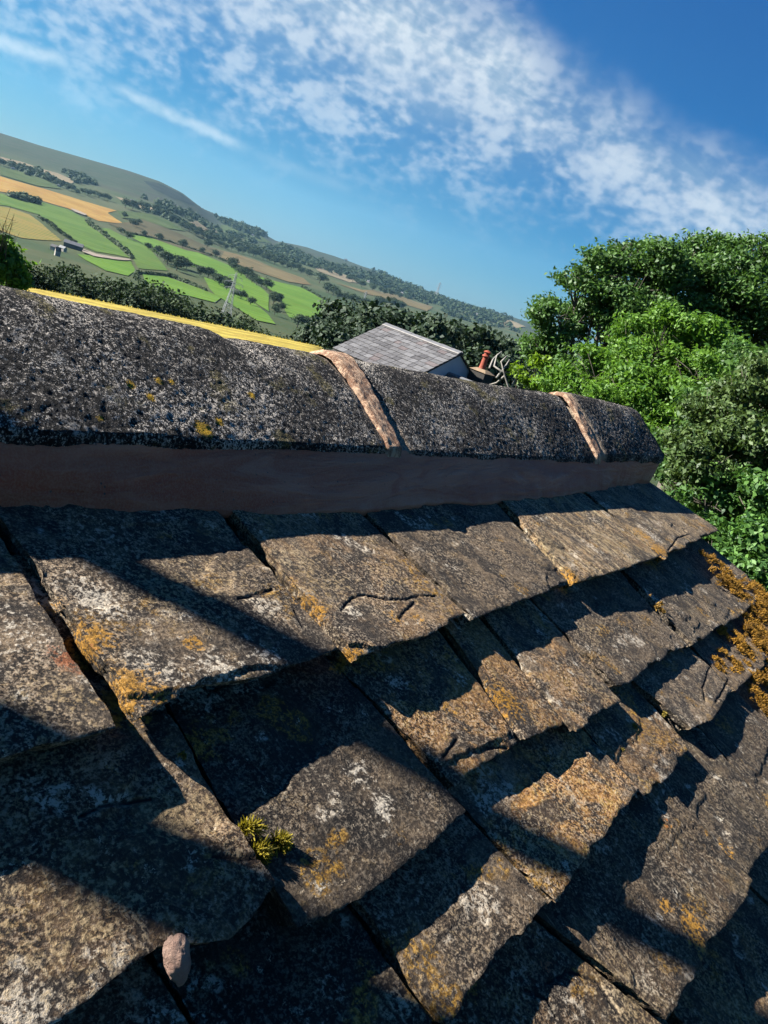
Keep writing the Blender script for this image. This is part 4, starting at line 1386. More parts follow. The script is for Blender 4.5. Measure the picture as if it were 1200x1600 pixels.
tp = [(e0[0], e0[1], ZR - .12), (e1[0], e1[1], ZR - .12)]
q4 = [(p[0], p[1], eave) for p in f0]
wallm.add([q4[0], q4[3], tp[0], q4[1], q4[2], tp[1]], [(0, 1, 2), (3, 5, 4), (0, 2, 5, 3), (1, 4, 5, 2)])
child("wall", wallm.data("wall", M_RENDER), nh)
rf = MB()
for dv, nv_ in ((dn, nr), (dn2, nr2)):
    c_ = RL - nv_ * .1
    rf.hexa([c_ + dv * SLP, c_ + dv * SLP + ru * LEN, c_ + ru * LEN, c_] + [q + nv_ * .05 for q in (c_ + dv * SLP, c_ + dv * SLP + ru * LEN, c_ + ru * LEN, c_)])
nroof = child("roof", rf.data("roof", M_BRICK), nh)
g = np.random.default_rng(4)
courses = np.cumsum(np.r_[.12, np.linspace(.30, .40, 12) + g.normal(0, .012, 12)])
courses = courses[courses < SLP + .1]
for ci in range(len(courses) - 1):
    d0, d1 = courses[ci], courses[ci + 1]
    s = -.03
    while s < LEN:
        wv = g.uniform(.28, .62)
        e = min(s + wv, LEN + .03)
        if LEN - e < .2:
            e = LEN + .03
        l0 = g.normal(0, .006)
        a0 = RL + ru * (s + .012) + dn * (d0 - .12)
        a1 = RL + ru * (e - .012) + dn * (d0 - .12)
        b0_ = RL + ru * (s + .012) + dn * (d1 + g.normal(0, .012))
        b1_ = RL + ru * (e - .012) + dn * (d1 + g.normal(0, .012))
        tt = .032 + abs(l0)
        lo = [b0_ + nr * (.005), b1_ + nr * .005, a1 - nr * .04, a0 - nr * .04]
        hx = MB().hexa(lo + [p + nr * tt for p in lo])
        child("roof_slate", hx.data("roof_slate", M_NSLATE), nroof)
        s = e
# ridge capping, pale pointing below it, verge flashing
for k in range(8):
    s0, s1 = LEN * k / 8 + .008, LEN * (k + 1) / 8 - .008
    cap = MB()
    a, b = RL + ru * s0 + (0, 0, g.normal(0, .008)), RL + ru * s1
    for dv, nv_ in ((dn, nr), (dn2, nr2)):
        qd = [a + dv * .20 + nv_ * .02, b + dv * .20 + nv_ * .02, b + nv_ * .02, a + nv_ * .02]
        cap.hexa(qd + [p + nv_ * .05 for p in qd])
    child("ridge_cap", cap.data("ridge_cap", M_LEAD), nroof)
fl = MB()
qd = [RL + dn * .30 + nr * .045, RRt + dn * .30 + nr * .045, RRt + dn * .2 + nr * .045, RL + dn * .2 + nr * .045]
fl.hexa(qd + [p + nr * .03 for p in qd])
child("pointing", fl.data("pointing", M_PALE), nroof)
M_GLASS = plain("dark_window_glass", (0.02, 0.025, 0.03), .15, .2, 3.0, 0.0, .001, .6)
for fs_w in (.28, .72):
    wc_ = e0 * (1 - fs_w) + e1 * fs_w + pf * (WID + .02)
    wc_[2] = eave - .95
    win = child("window", MB().box(wc_, ru * .45, pf * .04, np.array([0, 0, .55])).data("window", M_LEAD), nh)
    child("pane", MB().box(wc_ + pf * .025, ru * .38, pf * .02, np.array([0, 0, .48])).data("pane", M_GLASS), win)
# lower wing with its ridge, running right from under the gable
za = ZR - 1.16
wa, wb = at_z(688, 577, za), at_z(800, 621, za)
wu = unit(wb - wa)
wpf = unit(np.cross(wu, (0, 0, 1)))
if wpf @ (CAM - wa) < 0:
    wpf = -wpf
wd = wpf * .8 + np.array([0, 0, -.6])
wn = wpf * .6 + np.array([0, 0, .8])
wd2 = -wpf * .8 + np.array([0, 0, -.6])
wn2 = -wpf * .6 + np.array([0, 0, .8])
wr = MB()
for dv, nv_, sl_ in ((wd, wn, 2.2), (wd2, wn2, 1.2)):
    qd = [wa + dv * sl_, wb + dv * sl_, wb, wa]
    wr.hexa([p - nv_ * .06 for p in qd] + qd)
wing = child("wing_roof", wr.data("wing_roof", M_NSLATE), nh)
ww = MB()
LW = float(np.linalg.norm(wb - wa))
w0, w1 = wa + wu * .1, wb - wu * .1
fq = [w0 + wpf * 1.5, w1 + wpf * 1.5, w1 - wpf * .8, w0 - wpf * .8]
ww.hexa([(p[0], p[1], hz - .5) for p in fq] + [(p[0], p[1], za - 1.25) for p in fq])
child("wing_wall", ww.data("wing_wall", M_RENDER), nh)
cp = MB()
for dv, nv_ in ((wd, wn), (wd2, wn2)):
    qd = [wa + dv * .16 + nv_ * .004, wb + dv * .16 + nv_ * .004, wb + nv_ * .004, wa + nv_ * .004]
    cp.hexa(qd + [p + nv_ * .05 for p in qd])
child("ridge_cap", cp.data("ridge_cap", M_LEAD), wing)
# chimney on the far side
cz_top = ZR - .60
ctr = at_z(754, 580, cz_top)
cu, cv = ru, pf
stack = MB()
hs, hv = .52, .40
zb = hz
stack.hexa([tuple((ctr + cu * a * hs + cv * b * hv)[:2]) + (zb,) for a, b in ((-1, -1), (1, -1), (1, 1), (-1, 1))] +
           [tuple((ctr + cu * a * hs + cv * b * hv)[:2]) + (cz_top - .04,) for a, b in ((-1, -1), (1, -1), (1, 1), (-1, 1))])
stk = child("chimney_stack", stack.data("chimney_stack", M_BRICK), nh)
fl = MB()
hs2, hv2 = hs + .06, hv + .06
fl.hexa([tuple((ctr + cu * a * hs2 + cv * b * hv2)[:2]) + (cz_top - .039,) for a, b in ((-1, -1), (1, -1), (1, 1), (-1, 1))] +
        [tuple((ctr + cu * a * .3 + cv * b * .2)[:2]) + (cz_top + .11,) for a, b in ((-1, -1), (1, -1), (1, 1), (-1, 1))])
child("flaunching", fl.data("flaunching", M_FLAUN), stk)


def lathe(c, prof, n=18):
    mb = MB()
    vs, fs_ = [], []
    for r, z in prof:
        for k in range(n):
            an = 2 * math.pi * k / n
            vs.append((c[0] + r * math.cos(an), c[1] + r * math.sin(an), c[2] + z))
    for i in range(len(prof) - 1):
        for k in range(n):
            fs_.append((i * n + k, i * n + (k + 1) % n, (i + 1) * n + (k + 1) % n, (i + 1) * n + k))
    fs_.append(tuple((len(prof) - 1) * n + k for k in range(n)))
    return mb.add(vs, fs_)


pot = lathe(ctr - cu * .1 + (0, 0, .08), [(.20, 0), (.175, .12), (.155, .50), (.15, .66), (.21, .67), (.225, .71), (.21, .76), (.15, .77), (.15, .90), (.20, .905), (.215, .93), (.12, 1.0), (.03, 1.03)])
child("chimney_pot", pot.data("chimney_pot", M_CLAY, False), stk)


# ------------------------------------------------------------------ woods and trees of the valley
def tree_mesh(seed, mat, nclump, per, size, kind='round'):
    """crown + trunk of a unit-height tree (1 m tall), two meshes"""
    g = np.random.default_rng(seed)
    if kind == 'round':
        L = [(g.normal(0, .16), g.normal(0, .16), g.uniform(.42, .78), g.uniform(.15, .24), g.uniform(.15, .24), g.uniform(.14, .22)) for _ in range(9)]
        L.append((0, 0, .58, .30, .30, .34))
    elif kind == 'pine':
        L = []
        for k in range(9):
            z = .22 + .78 * k / 9
            r = .24 * (1.02 - z) ** .7 + .025
            for j in range(3):
                an = g.uniform(0, 6.28)
                L.append((math.cos(an) * r * .55, math.sin(an) * r * .55, z + g.normal(0, .02), r * .75, r * .75, .06))
    else:
        L = [(g.normal(0, .14), g.normal(0, .14), g.uniform(.5, .85), g.uniform(.12, .2), g.uniform(.12, .2), g.uniform(.10, .15)) for _ in range(9)]
        L.append((0, 0, .7, .2, .2, .26))
    p, u, _ = crown_points(L, nclump, g, .4, -.02, 6.0)
    v, f = clumps(p, u, per, size * .9, size, g, rnd=.6, upb=.45, asp=.75)
    crown = mesh_data("crown", v, f, mat)
    tr = MB().tube([(0, 0, -.03), (g.normal(0, .01), g.normal(0, .01), .3), (g.normal(0, .03), g.normal(0, .03), .75)], [.030, .022, .008], 6)
    return crown, tr.data("trunk", M_BARK)


ORD = ["first", "second", "third", "fourth", "fifth", "sixth", "seventh", "eighth", "ninth", "tenth", "eleventh", "twelfth", "thirteenth", "fourteenth", "fifteenth", "sixteenth", "seventeenth", "eighteenth", "nineteenth", "twentieth",
       "twenty-first", "twenty-second", "twenty-third", "twenty-fourth", "twenty-fifth", "twenty-sixth", "twenty-seventh", "twenty-eighth", "twenty-ninth", "thirtieth", "thirty-first", "thirty-second", "thirty-third", "thirty-fourth", "thirty-fifth"]


def number(objs, text):
    """look-alikes in a row are told apart by their order from the left of the view"""
    def sx(o):
        v = np.array(o.location) - CAM
        return (v @ RIGHT) / (v @ FWD)
    objs = sorted(objs, key=sx)
    for i, o in enumerate(objs):
        pos = "leftmost" if i == 0 else "rightmost" if i == len(objs) - 1 else ORD[min(i, len(ORD) - 1)] + " from left"
        o["label"] = text + ", " + pos


def tree_obj(name, meshes, base, h, rot, wide=1.0, label=None, group=None, cat="tree"):
    root = empty(name, base)
    root.rotation_euler = (0, 0, rot)
    root.scale = (h * wide, h * wide, h)
    obj("crown", meshes[0], root)
    obj("trunk", meshes[1], root)
    return tag(root, label, cat, group)


g = np.random.default_rng(23)
MID = [tree_mesh(100 + i, L_FAR, 420, 9, .045) for i in range(4)]
MID2 = [tree_mesh(120 + i, L_HEDGE, 420, 9, .045) for i in range(2)]
# the belt right behind the barley: (x, y of the top, distance)
belt = [(70, 402, 120), (92, 408, 128), (112, 404, 140), (130, 412, 132), (150, 408, 150), (168, 418, 140), (186, 416, 155), (204, 424, 148), (222, 430, 140), (238, 428, 160), (256, 440, 150), (275, 442, 165), (292, 452, 155), (310, 452, 175), (326, 464, 165), (385, 480, 190),
        (340, 470, 190), (405, 487, 180), (425, 497, 170), (447, 505, 160), (470, 508, 170), (492, 512, 160), (514, 520, 150), (52, 388, 118), (36, 380, 125)]
for i, (x, y, d) in enumerate(belt):
    a, t_ = azi(x, y)
    b = place(a, d)
    h = (CZ + t_ * d - b[2]) * g.uniform(.74, 1.02)
    BELT = globals().setdefault("BELT", [])
    BELT.append(tree_obj("broadleaf_tree", MID[i % 4] if i % 5 else MID2[i % 2], b, max(4.0, h), g.uniform(0, 6.28), g.uniform(.85, 1.1) if h > 9 else 1.25, "dark round tree in the belt along the top of the barley field", "trees along the barley crest"))
number(BELT, "dark round tree in the belt behind the barley crest")
# conifers behind the neighbour's roof
PINES = [tree_mesh(140 + i, L_PINE, 520, 9, .034, 'pine') for i in range(3)]
SCOTS = [tree_mesh(150 + i, L_PINE, 520, 9, .042, 'scots') for i in range(3)]
con = []
for x in range(536, 705, 13):
    con.append((x + g.normal(0, 3), 498 - 18 * math.sin((x - 536) / 170 * 3.14) + g.normal(0, 4) + (x - 620) * .08, 105 + g.uniform(-8, 12), 1))
for x in range(530, 720, 17):
    con.append((x + g.normal(0, 3), 520 + g.normal(0, 5) + (x - 620) * .10, 92 + g.uniform(-6, 6), 1))
for x in range(690, 835, 11):
    con.append((x + g.normal(0, 3), 492 + (x - 690) * .30 + g.normal(0, 6), 100 + g.uniform(-8, 14), 0))
for x in range(700, 850, 15):
    con.append((x + g.normal(0, 3), 530 + (x - 690) * .27 + g.normal(0, 6), 84 + g.uniform(-6, 6), 0))
CON = ([], [])
for i, (x, y, d, sc_) in enumerate(con):
    a, t_ = azi(x, y)
    b = place(a, d)
    h = CZ + t_ * d - b[2]
    CON[sc_].append(tree_obj("scots_pine" if sc_ else "conifer_tree", (SCOTS if sc_ else PINES)[i % 3], b, max(5.0, h), g.uniform(0, 6.28), g.uniform(.9, 1.2),
             "dark bushy pine in the wood left behind the grey roof" if sc_ else "dark narrow conifer in the wood right behind the grey roof", "pines behind the grey roof" if sc_ else "narrow conifers behind the grey roof"))
number(CON[1], "dark bushy pine left behind the grey roof")
number(CON[0], "dark narrow conifer right behind the grey roof")

# hedgerow and field trees: polylines of base points, height px, spacing px, what they are
FARM = [tree_mesh(160 + i, L_FAR, 150, 8, .075) for i in range(5)]
ROWS = [
    ([(0, 258), (42, 270), (87, 288), (115, 301), (172, 313)], 8, 6, "small dark tree in the row between moor and wheat field"),
    ([(190, 324), (227, 328), (266, 342), (287, 358), (332, 376)], 13, 10, "dark tree in the slanting row above the brown pasture"),
    ([(189, 366), (199, 374), (224, 370), (248, 376), (285, 388), (231, 390)], 12, 0, "lone round tree on the edge of the brown pasture"),
    ([(242, 396), (250, 405), (258, 412), (268, 420), (280, 428)], 20, 9, "big dark tree in the clump amid the bright green pastures"),
    ([(273, 414), (301, 426), (340, 444), (371, 466), (399, 480)], 15, 11, "dark tree in the hedgerow running down behind the pylon"),
    ([(315, 395), (336, 402), (323, 388)], 12, 0, "tree of the small trio beside the dry tan strip"),
    ([(352, 413), (387, 438), (422, 459), (440, 482), (436, 496)], 17, 10, "dark tree in the curved row left of the largest green pasture"),
    ([(464, 512), (478, 515), (520, 512), (536, 508), (505, 516)], 27, 0, "big round tree below the largest green pasture"),
    ([(496, 440), (510, 458), (545, 475), (580, 480), (629, 482)], 16, 8, "dark tree in the wood above the largest green pasture"),
    ([(300, 366), (352, 388), (405, 404), (447, 418), (489, 436)], 11, 7, "small dark tree in the long row above the tan strip"),
    ([(510, 426), (545, 438), (580, 454), (640, 470)], 10, 8, "small far tree in the row in front of the far village"),
    ([(190, 340), (206, 352), (222, 356)], 9, 8, "small tree below the tip of the wheat strip"),
    ([(420, 470), (432, 486), (424, 500)], 15, 9, "tree at the foot of the curved row"),
    ([(60, 342), (74, 350), (87, 361), (104, 372), (119, 384)], 6, 6, "low tree in the hedge beside the cut hay field"),
]
for pl, hp, sp, lab in ROWS:
    pts = []
    if sp == 0:
        pts = pl
    else:
        for (x0, y0), (x1, y1) in zip(pl[:-1], pl[1:]):
            L_ = math.hypot(x1 - x0, y1 - y0)
            for k in range(max(1, int(L_ / sp))):
                f_ = (k + g.uniform(.1, .9)) / max(1, int(L_ / sp))
                pts.append((x0 + (x1 - x0) * f_ + g.normal(0, 1), y0 + (y1 - y0) * f_ + g.normal(0, 1)))
    row = []
    for (x, y) in pts:
        a, d = hit(x, y)
        h = hp * g.uniform(.75, 1.25) / FPX * d
        row.append(tree_obj("field_tree", FARM[int(g.integers(5))], place(a, d, -.02 * h), h, g.uniform(0, 6.28), g.uniform(1.1, 1.6), lab, lab.split(' in the ')[-1] if ' in the ' in lab else "field trees " + lab.split(' tree ')[-1]))
    number(row, lab)


def scatter_wood(name, areas, label, size_px, mat, seed):
    """a far wood that reads as one mass"""
    g = np.random.default_rng(seed)
    vs, fs_, nb = [], [], 0
    for poly, cnt in areas:
        ad = np.array([hit(*p) for p in poly])
        for _ in range(cnt):
            w_ = g.dirichlet(np.ones(len(ad)) * .6)
            a, d = (w_[:, None] * ad).sum(0)
            h = size_px * g.uniform(.7, 1.3) / FPX * d
            b = place(a, d)
            m = 46
            u = g.normal(0, 1, (m, 3))
            u /= np.linalg.norm(u, axis=1)[:, None]
            u[:, 2] = np.abs(u[:, 2]) * 1.1 - .1
            c = b + u * np.array([h * .62, h * .62, h * .85]) * g.uniform(.6, 1, (m, 1))
            v, f = leaves(c, u, np.full(m, h * .42), g, rnd=.5, asp=.8)
            vs.append(v)
            fs_.append(f + nb)
            nb += len(v)
    return tag(obj(name, mesh_data(name, np.concatenate(vs), np.concatenate(fs_), mat)), label, "woodland", kind='stuff')


scatter_wood("far_woodland", [([(330, 334), (380, 348), (424, 372), (404, 374), (360, 356)], 170), ([(436, 384), (472, 396), (462, 402), (430, 390)], 60), ([(93, 268), (125, 276), (152, 290), (120, 288)], 60),
                              ([(538, 418), (615, 442), (685, 466), (720, 482), (640, 470), (560, 440)], 190), ([(300, 352), (352, 378), (447, 412), (489, 430), (420, 398), (350, 366)], 170), ([(640, 462), (720, 478), (790, 500), (810, 520), (720, 500)], 170),
                              ([(190, 320), (240, 330), (300, 362), (330, 372), (260, 336)], 70), ([(360, 380), (430, 396), (500, 420), (540, 432), (440, 412)], 120), ([(0, 252), (60, 268), (110, 292), (40, 276)], 60), ([(320, 345), (420, 384), (540, 425), (660, 465), (600, 452), (450, 405)], 200), ([(560, 415), (700, 462), (800, 500), (760, 497), (640, 458)], 160), ([(200, 305), (300, 340), (400, 375), (340, 368), (240, 330)], 90)],
             "far-off dark woodland spread over the hillside fields", 7.5, L_FAR, 31)
scatter_wood("copse", [([(10, 303), (40, 309), (66, 317), (60, 321), (30, 315), (10, 309)], 60)], "small dark square copse inside the golden wheat strip", 8, L_FAR, 33)


def hedge(pl, hp, label, mat=None):
    vs, fs_, nb = [], [], 0
    first = None
    for (x0, y0), (x1, y1) in zip(pl[:-1], pl[1:]):
        a0, d0 = hit(x0, y0)
        a1, d1 = hit(x1, y1)
        n_ = int(max(8, math.hypot(x1 - x0, y1 - y0) * 1.6))
        for k in range(n_):
            f_ = (k + g.random()) / n_
            a, d = a0 + (a1 - a0) * f_, d0 + (d1 - d0) * f_
            b = place(a, d)
            if first is None:
                first = b
            h = hp * g.uniform(.6, 1.25) / FPX * d
            m = 26
            u = g.normal(0, 1, (m, 3))
            u /= np.linalg.norm(u, axis=1)[:, None]
            u[:, 2] = np.abs(u[:, 2])
            v, f = leaves(b + u * np.array([h * .6, h * .6, h]) * g.uniform(.5, 1, (m, 1)), u, np.full(m, h * .5), g, rnd=.5, asp=.8)
            vs.append(v)
            fs_.append(f + nb)
            nb += len(v)
    return tag(obj("hedge", mesh_data("hedge", np.concatenate(vs), np.concatenate(fs_), mat or L_HEDGE)), label, "hedge")


hedge([(135, 347), (164, 370), (192, 391), (206, 405)], 6, "dark straight hedge dropping between two green meadows")
hedge([(60, 340), (87, 360), (119, 382)], 4, "hedge between the cut hay field and the green meadow")
hedge([(214, 428), (266, 433), (298, 445), (322, 456)], 5, "thin hedge along the top of the lowest green pasture")
hedge([(214, 428), (210, 436), (226, 446)], 6, "short hedge at the left end of the lowest green pasture")
hedge([(232, 388), (300, 416), (360, 440)], 4, "hedge along the lower side of the big bright green pasture")
hedge([(470, 449), (500, 466), (545, 489)], 4, "hedge along the top of the pasture left of the conifers")
hedge([(200, 365), (260, 378), (330, 400), (386, 424)], 3, "thin hedge along the top of the bright green pasture")

# ------------------------------------------------------------------ farm, houses, pylons
M_BARN = plain("barn_sheeting", (0.10, 0.098, 0.10), .7, .2, .3)
M_ROOFG = plain("grey_roofing", (0.17, 0.17, 0.18), .6, .15, .3)
M_STONE = plain("pale_house_stone", (0.48, 0.44, 0.38), .85, .15, .3)
M_TRACK = plain("pale_gravel", (0.30, 0.24, 0.18), .95, .2, .05)


def house(x, y, wpx, hpx, rot, wall, roof, name, label, cat, group=None, ln=1.7):
    a, d = hit(x, y)
    b = place(a, d)
    W = wpx / FPX * d / 2
    H = hpx / FPX * d
    root = empty(name, b)
    root.rotation_euler = (0, 0, rot)
    wd_, dp = W, W / ln
    mb = MB().hexa([(-wd_, -dp, -1), (wd_, -dp, -1), (wd_, dp, -1), (-wd_, dp, -1), (-wd_, -dp, H * .6), (wd_, -dp, H * .6), (wd_, dp, H * .6), (-wd_, dp, H * .6)])
    mb.add([(-wd_, -dp, H * .6), (-wd_, dp, H * .6), (-wd_, 0, H * .97), (wd_, -dp, H * .6), (wd_, dp, H * .6), (wd_, 0, H * .97)], [(0, 2, 1), (3, 4, 5), (0, 3, 5, 2), (1, 2, 5, 4)])
    obj("wall", mb.data("wall", wall), root)
    e = W * .06
    rb_ = MB()
    for sg in (-1, 1):
        lo = [(-wd_ - e, 0, H), (wd_ + e, 0, H), (wd_ + e, sg * (dp + e), H * .58), (-wd_ - e, sg * (dp + e), H * .58)]
        rb_.hexa(lo + [(p[0], p[1], p[2] + H * .06) for p in lo])
    obj("roof", rb_.data("roof", roof), root)
    return tag(root, label, cat, group)


VA = math.atan2(RH[1], RH[0])
house(114, 389, 24, 9, VA + .35, M_BARN, M_ROOFG, "barn", "long dark barn with pale grey roof at the valley farm", "barn", ln=2.2)
house(97, 393, 10, 7, VA - .3, M_STONE, M_ROOFG, "farmhouse", "pale stone farmhouse left of the dark barn", "house")
house(84, 392, 9, 8, VA, M_STONE, M_BARN, "outbuilding", "small pale outbuilding farthest left in the valley farm", "outbuilding")
house(89, 400, 7, 11, VA + .8, M_STONE, M_BARN, "outbuilding", "narrow pale outbuilding below the stone farmhouse", "outbuilding")
drape("farm_track", [(128, 391), (150, 399), (185, 405), (204, 408), (202, 409.5), (176, 407.5), (146, 403), (128, 396)], M_TRACK, "pale gravel yard and track right of the barn", lift=1.5)
drape("gravel_patch", [(110, 327), (122, 331), (136, 337), (132, 338), (116, 332)], M_TRACK, "pale bare patch on the lower edge of the wheat", lift=1.7)
HS_ = []
for x, y in ((20, 265), (34, 268), (92, 292), (206, 316), (416, 390), (445, 392), (486, 412), (540, 408), (575, 442), (610, 447), (618, 452), (650, 462), (668, 470), (700, 474), (712, 480), (735, 488), (745, 493), (758, 498), (395, 370), (640, 455), (600, 440), (560, 430), (690, 472), (388, 362), (628, 460)):
    HS_.append(house(x, y, g.uniform(3.5, 5), g.uniform(2.6, 3.4), VA + g.uniform(-.6, .6), M_STONE, M_ROOFG, "far_house", "tiny pale house among the trees of the far hillside", "house", "far hillside houses"))
number(HS_, "tiny pale house on the far hillside")

M_STEEL = plain("galvanised_steel", (0.42, 0.43, 0.44), .5, .1, .5)


def pylon(x, y_base, hpx, rot, label, rfac=1.0):
    a, d = hit(x, y_base)
    b = place(a, d)
    H = hpx / FPX * d
    root = empty("electricity_pylon", b)
    root.rotation_euler = (0, 0, rot)
    bw_, tw, r = H * .105, H * .012, H * .0042 * rfac

    def wz(z):
        return np.interp(z, [0, .62, 1.0], [bw_, H * .032, tw])
    for sx, sy in ((1, 1), (-1, 1), (-1, -1), (1, -1)):
        obj("leg", MB().tube([(sx * wz(z), sy * wz(z), z * H) for z in (-.02, .3, .62, .85, 1.0)], [r * 1.5, r * 1.4, r * 1.2, r, r], 5).data("leg", M_STEEL), root)
    br = MB()
    zs = [0, .14, .26, .37, .46, .54, .61, .68, .75, .82, .89, .95]
    cs = ((1, 1), (-1, 1), (-1, -1), (1, -1))
    for z0, z1 in zip(zs[:-1], zs[1:]):
        for i in range(4):
            (ax, ay), (bx_, by_) = cs[i], cs[(i + 1) % 4]
            p0, p1 = (ax * wz(z0), ay * wz(z0), z0 * H), (bx_ * wz(z0), by_ * wz(z0), z0 * H)
            q0, q1 = (ax * wz(z1), ay * wz(z1), z1 * H), (bx_ * wz(z1), by_ * wz(z1), z1 * H)
            for s_, e_ in ((p0, q1), (p1, q0), (q0, q1)):
                br.tube([s_, e_], r * .55, 4)
    obj("lattice", br.data("lattice", M_STEEL), root)
    for z, w_ in ((.64, .17), (.77, .20), (.90, .15)):
        for sg in (-1, 1):
            am = MB()
            for yy in (-1, 1):
                am.tube([(sg * wz(z), yy * wz(z), z * H), (sg * w_ * H, 0, z * H)], r * .8, 4)
                am.tube([(sg * wz(z + .05), yy * wz(z + .05), (z + .05) * H), (sg * w_ * H, 0, z * H)], r * .6, 4)
            arm = obj("cross_arm", am.data("cross_arm", M_STEEL), root)
            obj("insulator", MB().tube([(sg * w_ * H, 0, z * H), (sg * w_ * H, 0, z * H - H * .05)], r * 1.4, 6).data("insulator", M_STEEL), arm)
    return tag(root, label, "pylon")


pylon(352, 497, 68, VA + .5, "grey lattice electricity pylon standing behind the barley crest")
pylon(566, 478, 22, VA + .7, "small far pylon above the conifer wood", 1.4)
pylon(680, 466, 24, VA + .7, "thin mast-like pylon on the far skyline", 1.2)

# ------------------------------------------------------------------ moss, a chip of stone, scaffold tubes
def moss(name, spots, label, dark, light, hgt, blades, seed, off=0.0, width=.0016):
    g = np.random.default_rng(seed)
    m = leafy(name + "_fronds", dark, light, .3, .8)
    vs = []
    for x, y, rad, cnt, hf in spots:
        s0, r0 = on_roof(x, y)
        n_ = int(cnt * blades)
        tone = g.random()
        an, rr = g.uniform(0, 6.28, n_), rad * np.sqrt(g.random(n_))
        s, r = s0 + np.cos(an) * rr * 1.2, r0 + np.sin(an) * rr
        nz_ = fbm(p3(s * 70, r * 70, seed), 3, seed)
        keep = nz_ > -.02 + .5 * (rr / rad) ** 2
        s, r, rr, nz_ = s[keep], r[keep], rr[keep], nz_[keep]
        n_ = len(s)
        dome = np.sqrt(np.clip(1 - (rr / rad) ** 2, 0, 1)) * np.clip(.75 + nz_, .2, 1.4)
        bse = rpos(s, r, off - .012 + dome * hgt * hf * .7)
        dirn = NRM[None, :] * .8 + g.normal(0, .55, (n_, 3)) + np.array([.25, 0, -.1])
        dirn /= np.linalg.norm(dirn, axis=1)[:, None]
        L_ = (hgt * hf * g.uniform(.35, .8, n_))[:, None]
        sd_ = np.cross(dirn, g.normal(0, 1, (n_, 3)))
        sd_ /= np.linalg.norm(sd_, axis=1)[:, None] + 1e-9
        w_ = width * g.uniform(.6, 1.5, n_)[:, None]
        vs.append(np.stack([bse - sd_ * w_, bse + sd_ * w_, bse + dirn * L_ + sd_ * w_ * .3, bse + dirn * L_ - sd_ * w_ * .3], 1))
    v = np.concatenate(vs).reshape(-1, 3)
    return tag(obj(name, mesh_data(name, v, np.arange(len(v)).reshape(-1, 4), m)), label, "moss", kind='stuff')


moss("golden_moss", [(1128, 890, .09, 1, 1), (1150, 915, .10, 1, 1), (1172, 940, .09, 1, 1), (1190, 930, .09, 1, 1.2), (1185, 985, .08, 1, 1.1), (1165, 1010, .06, 1, .9), (1195, 1010, .08, 1, 1.1), (1150, 1035, .05, .8, .7), (1135, 1040, .04, .6, .5), (1185, 1050, .05, .9, 1), (1200, 960, .10, 1, 1.2), (1195, 1095, .05, .8, .9), (1140, 985, .04, .5, .5), (1210, 1060, .06, 1, 1)],
     "golden brown moss bank along the right-hand verge of the roof", (0.050, 0.026, 0.006), (0.36, 0.185, 0.020), .018, 7000, 3, -.006, .0013)
moss("brown_moss", [(1030, 940, .022, 1, .7), (1040, 955, .018, 1, .6), (1022, 928, .014, 1, .6)],
     "small patch of brown moss beside pale lichen on the second row", (0.10, 0.05, 0.012), (0.34, 0.20, 0.04), .014, 900, 5)
moss("green_moss", [(418, 1302, .018, 1, 1), (402, 1295, .012, .7, .9), (432, 1312, .011, .7, .8), (412, 1318, .012, .7, .8), (386, 1285, .007, .4, .6), (446, 1310, .006, .4, .7)],
     "tuft of yellow-green moss in the gap between two large slates", (0.06, 0.055, 0.006), (0.36, 0.28, 0.022), .020, 1700, 7, -.006, .0010)
moss("joint_moss", [(945, 1265 - 90, .008, 1, .7), (1000, 1130, .008, .8, .7), (1048, 1110, .012, .6, .6), (300, 1165, .008, .6, .6), (980, 1165, .010, .8, .6), (1075, 1440, .008, .5, .6)],
     "scraps of dull moss caught in the slate joints", (0.06, 0.05, 0.012), (0.26, 0.19, 0.03), .010, 400, 9, -.006)

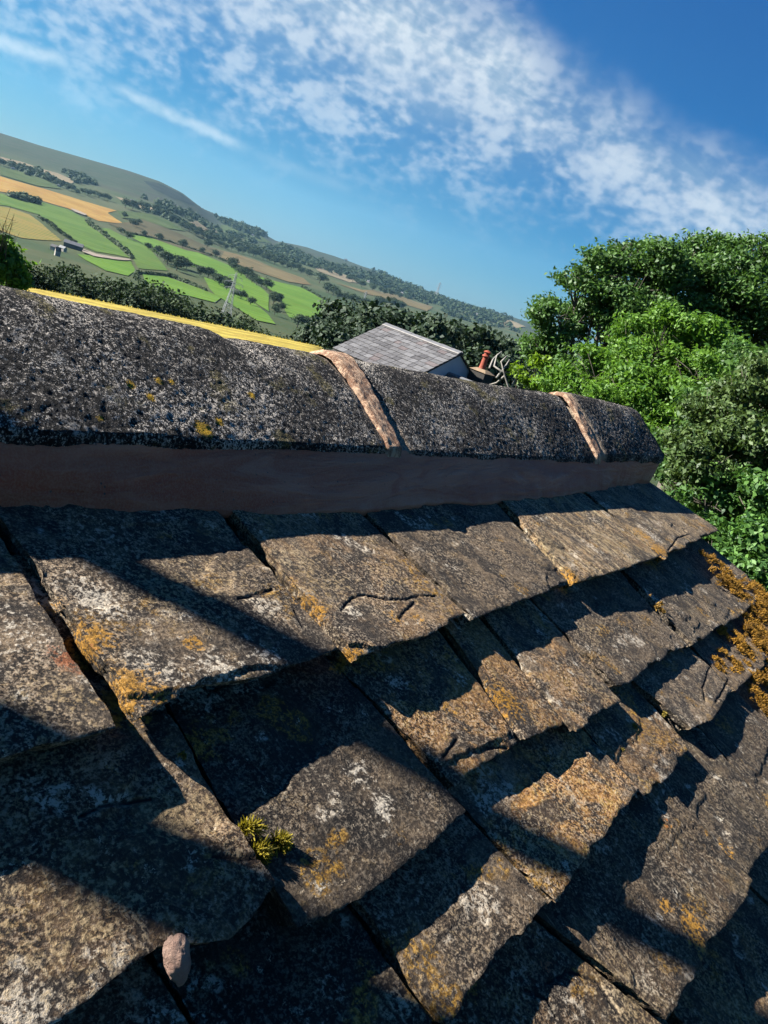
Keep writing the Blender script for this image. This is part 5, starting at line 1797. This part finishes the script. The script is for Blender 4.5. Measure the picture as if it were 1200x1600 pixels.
# chip of pale stone jutting out under the broken slate
s0, r0 = on_roof(272, 1502)
c0 = rpos(np.array(s0), np.array(r0), np.array(.006))
bm = bmesh.new()
bmesh.ops.create_icosphere(bm, subdivisions=4, radius=1.0)
co = np.array([v.co[:] for v in bm.verts])
co = co * (1 + .38 * fbm(co * 1.5, 3, 77)[:, None] + .10 * fbm(co * 7, 2, 78)[:, None])
co = np.sign(co) * np.abs(co) ** .85
ax1 = unit(ray(278, 1530) - ray(268, 1468))
ax2 = unit(np.cross(ax1, FWD))
ax3 = np.cross(ax1, ax2)
W = c0 + co[:, :1] * ax1 * .018 + co[:, 1:2] * ax2 * .0098 + co[:, 2:] * ax3 * .010
tri = np.array([[v.index for v in f.verts] for f in bm.faces])
bm.free()
M_CHIP = rock_material("pink_sandstone", (0.46, 0.27, 0.20), (0.60, 0.40, 0.30), (0.68, 0.52, 0.42), 60.0)
tag(obj("stone_chip", mesh_data("stone_chip", W, tri, M_CHIP, True)), "small rounded pinkish stone chip wedged under the broken slate at lower left", "stone")

# scaffold standing beyond the ridge on the left, out of the picture, whose uprights shade the slates
M_TUBE = plain("scaffold_tube", (0.36, 0.36, 0.35), .5, .2, 6.0)
sh = np.array([SUN_DIR.x, SUN_DIR.y, SUN_DIR.z])


def upright(px, back, rad, label, lean=0.0):
    s_, r_ = on_roof(*px)
    p = rpos(np.array(s_), np.array(r_), np.array(-.02))
    k = back / math.hypot(sh[0], sh[1])
    q = p + sh * k
    top = q[2] + 1.6
    root = empty("scaffold_pole", (q[0], q[1], GROUND_Z))
    child("tube", MB().tube([(q[0], q[1], GROUND_Z), (q[0], q[1], top)], rad, 16).data("tube", M_TUBE, True), root)
    child("base_plate", MB().box((q[0], q[1], GROUND_Z + .004), (.075, 0, 0), (0, .075, 0), (0, 0, .004)).data("base_plate", M_TUBE), root)
    return tag(root, label, "scaffold pole", "scaffold poles beyond the ridge")


upright((335, 935), 2.6, .036, "thin upright scaffold pole beyond the ridge, outside the left edge")
upright((136, 1288), 2.4, .052, "stout upright scaffold pole beyond the ridge, outside the left edge")

# ------------------------------------------------------------------ summer haze over the valley
hv = bpy.data.materials.new("summer_haze")
hv.use_nodes = True
t = NT(hv.node_tree)
vol = t.n('VolumePrincipled', {'Color': (0.40, 0.74, 1.0), 'Density': 2.5e-5, 'Anisotropy': 0.2})
t.t.links.new(vol.outputs[0], t.n('OutputMaterial').inputs['Volume'])
hz_ = MB().box((0, 0, 60), (9900, 0, 0), (0, 9900, 0), (0, 0, 900))
tag(obj("haze", hz_.data("haze", hv)), "thin blue summer haze over the valley", "haze", kind='stuff')
